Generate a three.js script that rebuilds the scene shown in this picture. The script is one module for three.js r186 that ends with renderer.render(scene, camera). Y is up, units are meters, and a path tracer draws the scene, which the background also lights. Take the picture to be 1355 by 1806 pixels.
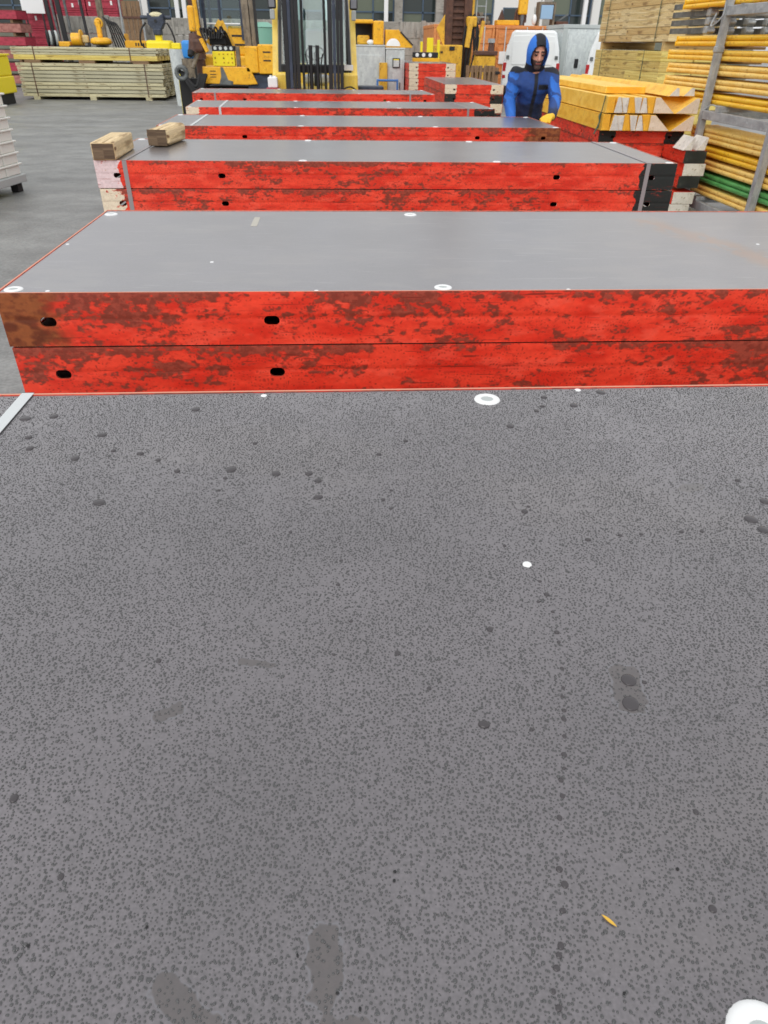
import * as THREE from 'three';
import { mergeGeometries } from 'three/addons/utils/BufferGeometryUtils.js';
import { RoundedBoxGeometry } from 'three/addons/geometries/RoundedBoxGeometry.js';

// ---------------------------------------------------------------- camera, sky, sun, exposure
const D2R = Math.PI / 180;
const scene = new THREE.Scene();
const camera = new THREE.PerspectiveCamera(73.015, 768 / 1024, 0.02, 400);
camera.position.set(0, 1.65, 0);
camera.rotation.order = 'YXZ';
camera.rotation.set(-34.068 * D2R, -4.0 * D2R, 0.9 * D2R);
camera.focus = 1.05;
camera.userData.fStop = 15;
scene.add(camera);

const renderer = new THREE.WebGLRenderer({ antialias: true });
renderer.setSize(768, 1024);
renderer.toneMapping = THREE.LinearToneMapping;
renderer.toneMappingExposure = 1.2;
renderer.shadowMap.enabled = true;

// ---------------------------------------------------------------- noise
function mulberry(a) {
  return () => { a |= 0; a = a + 0x6D2B79F5 | 0; let t = Math.imul(a ^ a >>> 15, 1 | a); t = t + Math.imul(t ^ t >>> 7, 61 | t) ^ t; return ((t ^ t >>> 14) >>> 0) / 4294967296; };
}
function hash(x, y, s) {
  let h = Math.imul(x, 374761393) + Math.imul(y, 668265263) + Math.imul(s, 1274126177) | 0;
  h = Math.imul(h ^ h >>> 13, 1274126177); h ^= h >>> 16;
  return (h >>> 0) / 4294967296;
}
function vnoise(x, y, s) {
  const xi = Math.floor(x), yi = Math.floor(y); let u = x - xi, v = y - yi;
  u = u * u * (3 - 2 * u); v = v * v * (3 - 2 * v);
  const a = hash(xi, yi, s), b = hash(xi + 1, yi, s), c = hash(xi, yi + 1, s), d = hash(xi + 1, yi + 1, s);
  return a + (b - a) * u + (c - a) * v + (a - b - c + d) * u * v;
}
function fbm(x, y, s, o = 4) {
  let t = 0, a = 0.5, n = 0;
  for (let i = 0; i < o; i++) { t += a * vnoise(x, y, s + i * 17); n += a; x *= 2.03; y *= 2.03; a *= 0.5; }
  return t / n;
}
const sst = (a, b, x) => { x = Math.min(1, Math.max(0, (x - a) / (b - a))); return x * x * (3 - 2 * x); };
const mix3 = (a, b, t) => [a[0] + (b[0] - a[0]) * t, a[1] + (b[1] - a[1]) * t, a[2] + (b[2] - a[2]) * t];

// ---------------------------------------------------------------- overcast sky and a veiled sun
{
  const w = 256, h = 128, d = new Float32Array(w * h * 4);
  for (let y = 0; y < h; y++) for (let x = 0; x < w; x++) {
    const el = (y + 0.5) / h * Math.PI - Math.PI / 2, az = (x + 0.5) / w * Math.PI * 2;
    const s = Math.max(0, Math.sin(el));
    const px = Math.cos(az) * Math.cos(el), py = Math.sin(az) * Math.cos(el);
    const cl = 0.92 + 0.16 * fbm(px * 2.5 + 7, py * 2.5 + 3, 5, 4);
    const L = el > 0 ? (0.80 + 0.16 * s) * cl : 0.25;
    const i = (y * w + x) * 4;
    d[i] = L * 0.985; d[i + 1] = L; d[i + 2] = L * 1.03; d[i + 3] = 1;
  }
  const t = new THREE.DataTexture(d, w, h, THREE.RGBAFormat, THREE.FloatType);
  t.mapping = THREE.EquirectangularReflectionMapping; t.magFilter = THREE.LinearFilter; t.minFilter = THREE.LinearFilter;
  t.wrapS = THREE.RepeatWrapping; t.needsUpdate = true;
  scene.background = t; scene.environment = t;
}
const sun = new THREE.DirectionalLight(new THREE.Color().setRGB(1, 0.97, 0.93), 1.1);
sun.position.set(-10, 20, 14); sun.target.position.set(0, 0, -10);
sun.castShadow = true; sun.shadow.radius = 90; sun.shadow.mapSize.set(2048, 2048);
Object.assign(sun.shadow.camera, { left: -30, right: 30, top: 40, bottom: -40, near: 1, far: 120 });
scene.add(sun, sun.target);

// ---------------------------------------------------------------- helpers
function tex(w, h, fn, srgb = true) {
  const d = new Uint8Array(w * h * 4);
  for (let y = 0; y < h; y++) for (let x = 0; x < w; x++) {
    const c = fn(x / w, y / h, x, y), i = (y * w + x) * 4;
    if (typeof c === 'number') { d[i] = d[i + 1] = d[i + 2] = Math.max(0, Math.min(255, c)); } else for (let k = 0; k < 3; k++) d[i + k] = Math.max(0, Math.min(255, c[k]));
    d[i + 3] = 255;
  }
  const t = new THREE.DataTexture(d, w, h, THREE.RGBAFormat);
  t.magFilter = THREE.LinearFilter; t.minFilter = THREE.LinearMipmapLinearFilter; t.generateMipmaps = true;
  t.wrapS = t.wrapT = THREE.RepeatWrapping; if (srgb) t.colorSpace = THREE.SRGBColorSpace; t.needsUpdate = true;
  return t;
}
function mat(color, rough = 0.6, o = {}) {
  const { tile, ...p } = o;
  const m = new THREE.MeshPhysicalMaterial({ roughness: rough, ...p });
  if (Array.isArray(color)) m.color.setRGB(color[0] / 255, color[1] / 255, color[2] / 255, THREE.SRGBColorSpace);
  m.userData.tile = tile || null;
  return m;
}
// uv in units of the material's tile (metres): u runs along the longer side of the thing
function uvm(geo, tile) {
  if (geo.userData.uvd) return geo;
  const g = geo.index ? geo.toNonIndexed() : geo;
  const p = g.attributes.position, uv = new Float32Array(p.count * 2);
  g.computeBoundingBox(); const e = g.boundingBox.getSize(new THREE.Vector3()).toArray();
  const A = new THREE.Vector3(), B = new THREE.Vector3(), C = new THREE.Vector3(), N = new THREE.Vector3();
  for (let i = 0; i < p.count; i += 3) {
    A.fromBufferAttribute(p, i); B.fromBufferAttribute(p, i + 1); C.fromBufferAttribute(p, i + 2);
    N.crossVectors(B.clone().sub(A), C.clone().sub(A));
    const n = [Math.abs(N.x), Math.abs(N.y), Math.abs(N.z)], k = n.indexOf(Math.max(...n));
    let [a, b] = [[1, 2], [0, 2], [0, 1]][k]; if (e[b] > e[a]) [a, b] = [b, a];
    for (let j = 0; j < 3; j++) {
      const q = [p.getX(i + j), p.getY(i + j), p.getZ(i + j)];
      uv[(i + j) * 2] = q[a] / tile[0]; uv[(i + j) * 2 + 1] = q[b] / tile[1];
    }
  }
  g.setAttribute('uv', new THREE.BufferAttribute(uv, 2)); g.userData.uvd = true;
  return g;
}
const used = {};
function numbered(n) { const k = used[n] = (used[n] ?? -1) + 1; return k ? n + '_' + String(k).padStart(3, '0') : n; }
function thing(name, label, category, pos = [0, 0, 0], turn = 0, group) {
  const o = new THREE.Group(); o.name = numbered(name); o.position.set(...pos); o.rotation.y = turn;
  o.userData = { label, category, kind: 'thing' }; if (group) o.userData.group = group; scene.add(o); return o;
}
function mesh(name, geo, m, parent, pos, rot) {
  if (Array.isArray(geo)) geo = join(geo);
  const g = m.userData.tile ? uvm(geo, m.userData.tile) : geo;
  const o = new THREE.Mesh(g, m); o.name = name; o.castShadow = o.receiveShadow = true;
  if (pos) o.position.set(...pos); if (rot) o.rotation.set(...rot);
  parent.add(o); return o;
}
function single(name, label, category, geo, m, pos, rot, group) {
  const o = mesh(numbered(name), geo, m, scene, pos, rot); o.userData = { label, category, kind: 'thing' }; if (group) o.userData.group = group; return o;
}
function struct(name, geo, m, pos, rot) { const o = mesh(name, geo, m, scene, pos, rot); o.userData = { kind: 'structure', label: name.replace(/_/g, ' ') }; return o; }
function copy(src, label, pos, turn) {
  const c = src.clone(); c.name = numbered(src.name.replace(/_\d{3}$/, '')); c.userData = { ...src.userData, label };
  if (pos) c.position.set(...pos); if (turn !== undefined) c.rotation.y = turn; scene.add(c); return c;
}
function join(list) {
  return mergeGeometries(list.map(g => { const q = g.index ? g.toNonIndexed() : g.clone(); if (!q.attributes.uv) q.setAttribute('uv', new THREE.BufferAttribute(new Float32Array(q.attributes.position.count * 2), 2)); return q; }));
}
// box by its limits
const bx = (x0, x1, y0, y1, z0, z1) => new THREE.BoxGeometry(x1 - x0, y1 - y0, z1 - z0).translate((x0 + x1) / 2, (y0 + y1) / 2, (z0 + z1) / 2);
const rb = (x0, x1, y0, y1, z0, z1, r = 0.01, s = 2) => new RoundedBoxGeometry(x1 - x0, y1 - y0, z1 - z0, s, Math.min(r, (x1 - x0) / 2.05, (y1 - y0) / 2.05, (z1 - z0) / 2.05)).translate((x0 + x1) / 2, (y0 + y1) / 2, (z0 + z1) / 2);
function bar(a, b, r0, r1 = r0, seg = 10) {
  const A = new THREE.Vector3(...a), B = new THREE.Vector3(...b), L = A.distanceTo(B);
  const g = new THREE.CylinderGeometry(r1, r0, L, seg).translate(0, L / 2, 0);
  g.applyQuaternion(new THREE.Quaternion().setFromUnitVectors(new THREE.Vector3(0, 1, 0), B.sub(A).normalize()));
  return g.translate(...a);
}
function beam(a, b, w, h) { // square bar from a to b
  const A = new THREE.Vector3(...a), B = new THREE.Vector3(...b), L = A.distanceTo(B);
  const g = new THREE.BoxGeometry(w, h, L).translate(0, 0, L / 2);
  const m = new THREE.Matrix4().lookAt(B, A, Math.abs(B.y - A.y) > 0.95 * L ? new THREE.Vector3(0, 0, 1) : new THREE.Vector3(0, 1, 0));
  return g.applyMatrix4(m).translate(...a);
}
function hose(pts, r, seg = 24) { return new THREE.TubeGeometry(new THREE.CatmullRomCurve3(pts.map(p => new THREE.Vector3(...p))), seg, r, 7); }
function extr(pts, depth, bevel = 0) { // outline in xy, extruded from z=0 to z=-depth
  const s = pts instanceof THREE.Shape ? pts : new THREE.Shape(pts.map(p => new THREE.Vector2(...p)));
  return new THREE.ExtrudeGeometry(s, { depth: depth - 2 * bevel, bevelEnabled: bevel > 0, bevelSize: bevel, bevelThickness: bevel, bevelOffset: -bevel, bevelSegments: 2, curveSegments: 10 }).translate(0, 0, -depth + bevel);
}

// ---------------------------------------------------------------- ground
{
  const g = tex(1024, 1024, (u, v) => {
    const a = fbm(u * 14, v * 22, 3, 5), b = vnoise(u * 900, v * 900, 9), c = fbm(u * 60, v * 60, 21, 3);
    const t = 120 + 46 * (a - 0.5) + 26 * (b - 0.5) + 18 * (c - 0.5);
    return [t, t * 1.005, t * 0.985];
  });
  const r = tex(512, 512, (u, v) => 255 * (0.34 + 0.5 * fbm(u * 8, v * 14, 31, 5)), false);
  const b = tex(1024, 1024, (u, v) => 255 * (0.6 * vnoise(u * 500, v * 500, 4) + 0.4 * vnoise(u * 220, v * 220, 8)), false);
  const m = mat([255, 255, 255], 0.85, { map: g, roughnessMap: r, bumpMap: b, bumpScale: 0.004, tile: [9, 9] });
  struct('ground', new THREE.PlaneGeometry(260, 260).rotateX(-Math.PI / 2), m).position.set(0, 0, -40);
}

// ---------------------------------------------------------------- formwork panels
const PL = 3.3, PW = 1.05, PH = 0.14, PITCH = 0.1445;
const RED = [214, 46, 30], WORN = [112, 56, 44], RUST = [104, 60, 32];
function railTex(seed, o = {}) {
  const L = o.L || PL, w = o.L ? 640 : 2048, h = 96, wear = o.wear ?? 0.5;
  return tex(w, h, (u, v) => {
    const x = u * L, y = v;
    const big = fbm(x * 3, y * 1.2, seed, 3), strk = 0.58 * fbm(x * 19, y * 4.5, seed + 40, 6) + 0.42 * fbm(x * 52, y * 17, seed + 44, 4), fine = fbm(x * 90, y * 16, seed + 80, 3);
    let c = mix3([236, 74, 50], [214, 52, 34], sst(0.3, 0.75, fbm(x * 9, y * 4, seed + 5, 4)));
    c = mix3(c, [244, 98, 76], 0.55 * sst(0.52, 0.75, fbm(x * 14, y * 5, seed + 13, 4)));
    // corner paint
    const el = (o.lw || 0) + 0.018 * (fbm(y * 6, 3, seed + 2, 3) - 0.5) * 2, er = (o.rw || 0) + 0.025 * (fbm(y * 6, 9, seed + 3, 3) - 0.5) * 2;
    if (o.left && x < el) c = mix3(o.left, [176, 120, 60], 0.6 * sst(0.70, 0.80, strk));
    if (o.right && L - x < er) c = mix3(o.right, [110, 104, 98], 0.6 * sst(0.66, 0.76, strk));
    // chipped paint: bare brown steel, most along the top lip and in streaks
    const cornered = (o.left && x < el) || (o.right && L - x < er);
    const edge = 0.17 * sst(0.76, 0.95, y) + 0.06 * sst(0.14, 0.02, y) + 0.05 * Math.exp(-Math.pow((y - 0.56) / 0.06, 2));
    const wv = strk + 0.55 * (big - 0.5) + 0.34 * (fine - 0.5) + edge + (wear - 0.5) * 0.3 - (cornered ? 0.15 : 0);
    c = mix3(c, [192, 54, 38], 0.75 * sst(0.52, 0.62, wv));
    c = mix3(c, mix3([156, 80, 62], [122, 58, 44], sst(0.3, 0.7, fine)), sst(0.615, 0.665, wv) * (0.75 + 0.25 * fine));
    // scratches along the rail
    const sc = vnoise(x * 6 + 40 + y * 2, y * 70, seed + 60) * vnoise(x * 18, y * 34, seed + 61);
    c = mix3(c, [120, 42, 32], 0.7 * sst(0.60, 0.78, sc));
    const gx = x * 105 + 2.2 * fbm(x * 30, y * 6, seed + 75, 2), gy = y * 14.7 + 2.2 * fbm(x * 28, y * 6, seed + 76, 2), ix = Math.floor(gx), iy = Math.floor(gy), ph = hash(ix, iy, seed + 70);
    const pd = Math.hypot((gx - ix - 0.3 - 0.4 * hash(ix, iy, seed + 72)) * (0.6 + 0.5 * ph), gy - iy - 0.3 - 0.4 * hash(ix, iy, seed + 73)), pit = ph * 0.55 + 0.75 * fbm(x * 8, y * 3, seed + 71, 3) > 0.72 ? sst(0.34, 0.12, pd) * (0.3 + 0.7 * hash(ix, iy, seed + 74)) : 0;
    c = mix3(c, [132, 44, 32], (cornered ? 0.15 : 0.7) * pit);
    // a rusty end
    if (o.rustL) c = mix3(c, mix3([146, 84, 46], [104, 52, 30], sst(0.3, 0.7, fbm(x * 40, y * 8, seed + 90, 4))), sst(0.0, 0.10, o.rustL + 0.14 * (fbm(y * 5, x * 20, seed + 91, 3) - 0.5) - x));
    if (o.rustR) c = mix3(c, mix3([146, 84, 46], [104, 52, 30], sst(0.3, 0.7, fbm(x * 40, y * 8, seed + 92, 4))), sst(0.0, 0.10, o.rustR + 0.16 * (fbm(y * 5, x * 20, seed + 93, 3) - 0.5) - (L - x)));
    const k = 0.93 + 0.14 * fine; return [c[0] * k, c[1] * k, c[2] * k];
  });
}
const railBump = tex(2048, 96, (u, v) => {
  const x = u * PL;
  const prof = 150 + 60 * sst(0.50, 0.60, v) - 55 * Math.exp(-Math.pow((v - 0.5) / 0.05, 2)) - 40 * sst(0.93, 1, v);
  return prof + 26 * (fbm(x * 14, v * 4, 77, 4) - 0.5) + 10 * (vnoise(x * 120, v * 60, 78) - 0.5);
}, false);
const railMat = (seed, o = {}) => mat([255, 255, 255], 0.5, { map: railTex(seed, o), bumpMap: railBump, bumpScale: 0.0035, tile: [o.L || PL, PH], specularIntensity: 0.6 });
const CREAM = [226, 214, 188], BLACKP = [38, 42, 40], PINKW = [226, 204, 204];
const M = {};
M.rail = [railMat(11, { wear: 0.42 }), railMat(12, { wear: 0.48 }), railMat(13, { wear: 0.34 }), railMat(14, { wear: 0.38 })];
M.railRustA = railMat(21, { wear: 0.64, rustL: 0.17 });
M.railB = railMat(22, { wear: 0.54 });
M.rail4a = railMat(31, { wear: 0.28, left: PINKW, lw: 0.135, right: BLACKP, rw: 0.20 });
M.rail4b = railMat(32, { wear: 0.34, left: CREAM, lw: 0.125, right: BLACKP, rw: 0.22 });
M.rail3 = railMat(33, { wear: 0.40, rustL: 0.12, rustR: 0.34 });
M.rail2 = railMat(34, { wear: 0.42, left: CREAM, lw: 0.13, right: BLACKP, rw: 0.22 });
M.end = railMat(41, { wear: 0.42, L: PW });
M.endW = railMat(42, { wear: 0.30, L: PW, left: CREAM, lw: 0.22, right: CREAM, rw: 0.20 });
M.endK = railMat(43, { wear: 0.36, L: PW, left: BLACKP, lw: 0.22, right: BLACKP, rw: 0.20 });
M.endC = railMat(44, { wear: 0.2, L: PW, left: CREAM, lw: 1.2, rw: 0 });

// film faced plywood
function faceTex(seed, base, o = {}) {
  const TL = o.TL || 1.65;
  return tex(2048, Math.round(2048 * 1.05 / TL), (u, v) => {
    const x = u * TL, y = (1 - v) * 1.05;
    const n = fbm(x * 5, y * 5, seed, 4) - 0.5, g = vnoise(x * 900, y * 500, seed + 3) - 0.5, g2 = vnoise(x * 300, y * 1100, seed + 4) - 0.5;
    let k = 1 + 0.20 * n + 0.20 * g + 0.14 * g2;
    let c = [base[0] * k, base[1] * k, base[2] * k];
    if (o.scr) { // pale rub marks
      const s = vnoise(x * 5, y * 260, seed + 8) * vnoise(x * 16 + y * 30, y * 60, seed + 9);
      c = mix3(c, [146, 144, 143], 0.55 * sst(0.50, 0.74, s)); c = mix3(c, [116, 112, 110], 0.5 * sst(0.55, 0.72, fbm(x * 7, y * 14, seed + 10, 5)));
    }
    if (o.more) c = o.more(x, y, c, seed);
    return c;
  });
}
const filmBump = tex(1024, 1024, (u, v) => 255 * (0.5 * vnoise(u * 500, v * 500, 6) + 0.5 * fbm(u * 120, v * 120, 61, 3)), false);
const filmMat = (map, rough, TL = 1.65) => mat([255, 255, 255], rough, { map, tile: [TL, 1.05], bumpMap: filmBump, bumpScale: 0.0003, ior: 1.6, clearcoat: 1, clearcoatRoughness: 0.3 });
const seg = (x, y, ax, ay, bx_, by) => { const dx = bx_ - ax, dy = by - ay, t = Math.max(0, Math.min(1, ((x - ax) * dx + (y - ay) * dy) / (dx * dx + dy * dy))); return Math.hypot(x - ax - dx * t, y - ay - dy * t); };
// shoe and hand marks on the wet front panel, in panel metres (x from its left end, y from its near edge)
const MARKS = [[0.859, 0.065, 0.859, 0.098, 0.012], [0.750, 0.072, 0.785, 0.042, 0.011], [1.158, 0.30, 1.164, 0.335, 0.016], [0.70, 0.305, 0.712, 0.312, 0.009], [0.77, 0.372, 0.80, 0.366, 0.005], [1.38, 0.685, 1.40, 0.69, 0.013], [0.86, 0.045, 0.885, 0.04, 0.006]];
const markAt = (x, y) => { let t = 0; for (const [a, b, c, d, r] of MARKS) t = Math.max(t, sst(r * 1.15, r * 0.85, seg(x, y, a, b, c, d) + 0.008 * (fbm(x * 130, y * 130, 55, 2) - 0.5))); return t; };
M.face6 = filmMat(faceTex(101, [90, 85, 88], { more: (x, y, c) => {
  const m = markAt(x, y); c = mix3(c, mix3([70, 61, 58], [54, 48, 47], fbm(x * 160, y * 160, 56, 3)), 0.75 * m); c = mix3(c, [104, 104, 110], 0.7 * sst(0.05, 0.35, m) * sst(0.98, 0.6, m));
  const d = fbm(x * 3 + y * 2, y * 6, 140, 4); return mix3(c, [98, 92, 92], 0.5 * sst(0.52, 0.72, d));
} }), 0.34);
M.face5 = filmMat(faceTex(102, [100, 97, 100], { scr: true, TL: 3.3, more: (x, y, c) => {
  const r = seg(x, y, 2.02, 0.86, 2.20, 0.26) + 0.06 * (fbm(x * 12, y * 12, 150, 4) - 0.5);
  return mix3(c, [128, 88, 58], 0.85 * sst(0.10, 0.0, r) * sst(0.3, 0.55, fbm(x * 30, y * 18, 151, 4)));
} }), 0.34, 3.3);
M.faceFar = filmMat(faceTex(103, [102, 99, 101], { scr: true, TL: 3.3 }), 0.36, 3.3);
M.plug = mat([226, 227, 226], 0.4);
M.plugIn = mat([172, 178, 176], 0.5);
M.tape = mat([176, 172, 160], 0.6);
M.lip = mat([206, 138, 112], 0.55);

function slotShape(L, holes) {
  const s = new THREE.Shape([[0, 0], [L, 0], [L, PH], [0, PH]].map(p => new THREE.Vector2(...p)));
  for (const hx of holes) { const p = new THREE.Path(), a = 0.008, r = 0.0125, y = 0.065; p.moveTo(hx - a, y - r); p.lineTo(hx + a, y - r); p.absarc(hx + a, y, r, -Math.PI / 2, Math.PI / 2, false); p.lineTo(hx - a, y + r); p.absarc(hx - a, y, r, Math.PI / 2, Math.PI * 1.5, false); s.holes.push(p); }
  return s;
}
const longRail = extr(slotShape(PL, [0.115, 0.69, 2.60, 3.16]), 0.006);
const endRail = extr(slotShape(PW, [0.17, 0.88]), 0.006);
const sheetGeo = bx(0.0065, PL - 0.0065, PH - 0.02, PH - 0.0012, -PW + 0.0065, -0.0065);
const plugGeo = new THREE.LatheGeometry([[0.0105, 0.0001], [0.011, 0.0022], [0.013, 0.0034], [0.0195, 0.0032], [0.0228, 0.0018], [0.0235, 0]].map(p => new THREE.Vector2(...p)), 28);
const plugCore = new THREE.CylinderGeometry(0.0109, 0.0109, 0.0016, 20).translate(0, 0.0008, 0);
const pinGeo = new THREE.LatheGeometry([[0, 0.0012], [0.003, 0.0014], [0.0052, 0.0011], [0.0058, 0]].map(p => new THREE.Vector2(...p)), 16);
const ribGeo = join([0.55, 1.1, 1.65, 2.2, 2.75].map(x => bx(x - 0.03, x + 0.03, 0.02, PH - 0.021, -PW + 0.007, -0.0068)));
const lipL = bx(0.001, PL - 0.001, PH + 0.0001, PH + 0.0006, -0.0055, -0.0005), lipE = bx(0.0005, 0.0055, PH + 0.0001, PH + 0.0006, -PW + 0.007, -0.007);
// local frame: x along the panel, y up, z from 0 (front rail) back to -PW
function panel(label, group, o) {
  const t = thing('formwork_panel', label, 'formwork panel', o.pos, o.turn || 0, group);
  mesh('face_sheet', sheetGeo.clone(), o.face || M.faceFar, t);
  mesh('front_rail', longRail, o.front || M.rail[0], t);
  mesh('rear_rail', longRail, o.rear || M.rail[2], t, [0, 0, -PW + 0.006]);
  mesh('end_rail', endRail, o.endL || M.end, t, [0.006, 0, -0.0062], [0, Math.PI / 2, 0]).scale.set((PW - 0.0126) / PW, 1, 1);
  mesh('end_rail', endRail, o.endR || M.end, t, [PL, 0, -0.0062], [0, Math.PI / 2, 0]).scale.set((PW - 0.0126) / PW, 1, 1);
  mesh('cross_rib', ribGeo, M.rail[2], t);
  if (o.plugs) for (const x of o.px || [0.035, 1.145, 2.25, 3.265]) for (const z of o.plugs) {
    const p = mesh('plug', plugGeo, M.plug, t, [x, PH - 0.0012, z]); mesh('plug_core', plugCore, M.plugIn, p);
  }
  if (o.plugs) { // paint rubbed off the top edges
    mesh('worn_edge', lipL, M.lip, t); mesh('worn_edge', lipL, M.lip, t, [0, 0, -PW + 0.006]); mesh('worn_edge', lipE, M.lip, t); mesh('worn_edge', lipE, M.lip, t, [PL - 0.006, 0, 0]);
  }
  if (o.tape) mesh('tape_strip', bx(o.tape[0], o.tape[0] + 0.022, PH - 0.0011, PH - 0.0005, o.tape[1], o.tape[1] + 0.15), M.tape, t);
  for (const [x, z] of o.pins || []) mesh('pin', pinGeo, M.plug, t, [x, PH - 0.0012, z]);
  return t;
}
const ORD = ['topmost', 'second', 'third', 'fourth', 'fifth', 'sixth', 'lowest'];
M.bearer = mat([150, 128, 92], 0.8);
function stack(which, x0, zf, top, n, opt = {}) {
  const c = Math.cos(opt.turn || 0), s = Math.sin(opt.turn || 0);
  for (let i = 0; i < n; i++) {
    const y = top - PH - i * PITCH, dx = i ? (opt.jit?.[i] ?? 0.012 * (hash(i, n, 7 + Math.round(zf * 10)) - 0.5)) : 0;
    const o = (opt.panels && opt.panels[i]) || {};
    const nm = i === 0 ? 'topmost' : i === n - 1 ? 'lowest' : ORD[i] + ' from the top';
    panel(`${opt.look || 'red steel framed formwork panel'}, ${nm} of the ${which}`, `panels of the ${which}`, { pos: [x0 + dx * c, y, zf - dx * s], turn: opt.turn, front: M.rail[(i + Math.round(-zf)) % 4], ...o });
  }
  const b = top - PH - (n - 1) * PITCH;
  for (const k of [0.3, PL - 0.4]) { const o = single('timber_bearer', `timber bearer on the asphalt under the ${k < 1 ? 'left' : 'right'} half of the ${which}`, 'timber', bx(k, k + 0.1, 0, b - 0.001, -PW + 0.02, -0.02), M.bearer, [x0, 0, zf]); o.rotation.y = opt.turn || 0; }
}
const BIG = [-0.035, -PW + 0.035];
stack('nearest stack with raindrops', -0.88, -0.145, 1.117, 7, { look: 'brown faced formwork panel', panels: [{ face: M.face6, plugs: [-0.0195, -1.000], pins: [[0.739, -1.03], [1.324, -1.036], [1.106, -0.519], [0.16, -0.52], [2.2, -0.52]], rear: M.rail[1] }] });
stack('second nearest stack', -0.868, -1.81, 1.117, 7, { panels: [{ face: M.face5, front: M.railRustA, px: [0.035, 1.145, 3.265], tape: [0.565, -0.93], plugs: [-0.035, -PW + 0.07], pins: [[1.478, -0.012], [0.81, -0.012], [0.02, -0.52], [0.125, -0.02], [2.26, -0.51], [0.5, -0.3]] }, { front: M.railB }], jit: [0, 0.004, -0.01, 0.02, 0.0, 0.01, -0.01] });
stack('stack carrying timber blocks', -1.33, -4.32, 1.101, 7, { panels: [{ front: M.rail4a, plugs: BIG, endL: M.endC, endR: M.endK }, { front: M.rail4b, endL: M.endC, endR: M.endK }], jit: [0, 0.004, 0.02, -0.01, 0, 0.01, 0] });
stack('stack the man leans on', -1.42, -6.38, 1.09, 7, { panels: [{ front: M.rail3, plugs: BIG }], turn: -0.02 + 0.045 });
stack('fifth stack', -1.55, -8.45, 1.08, 7, { panels: [{ front: M.rail2, endL: M.endC, endR: M.endK, plugs: BIG }], turn: 0.05 });
stack('farthest stack before the forklift', -1.9, -10.95, 1.08, 7, { panels: [{ plugs: BIG }], turn: 0.05 });

// ---------------------------------------------------------------- strapping bands round the stacks
M.band = mat([196, 200, 200], 0.45);
M.bandDark = mat([146, 140, 140], 0.45);
function band(label, x, zf, top, down, m, w = 0.019, turn = 0) {
  const t = 0.0016, g = join([bx(-w / 2, w / 2, 0.0004, t, -PW - 0.002, 0.002), bx(-w / 2, w / 2, -down, t, 0.0004, 0.002), bx(-w / 2, w / 2, -down, t, -PW - 0.002, -PW - 0.0004)]);
  const o = single('strapping_band', label, 'strap', g, m, [x, top, zf], [0, turn, 0], 'strapping bands round the panel stacks');
  return o;
}
band('pale plastic strapping band across the wet nearest panel', -0.566, -0.145, 1.117, 0.99, M.band, 0.021);
band('grey strap beside the white painted end, below the timber blocks', -1.165, -4.32, 1.101, 0.99, M.bandDark, 0.024);
band('grey strap beside the black right end of the timber block stack', 1.80, -4.32, 1.101, 0.99, M.bandDark, 0.024);
band('pale strap over the left end of the stack the man leans on', -1.15, -6.395, 1.09, 0.99, M.band, 0.024, 0.025);
band('thin strap over the left end of the fifth stack', -1.2, -8.468, 1.08, 0.99, M.band, 0.024, 0.05);
band('thin strap near the black right end of the fifth stack', 1.45, -8.60, 1.08, 0.99, M.bandDark, 0.024, 0.05);
band('thin strap over the left end of the farthest stack', -1.6, -10.965, 1.08, 0.99, M.bandDark, 0.024, 0.05);
band('thin strap over the right end of the farthest stack', 1.05, -11.098, 1.08, 0.99, M.bandDark, 0.024, 0.05);

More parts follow.
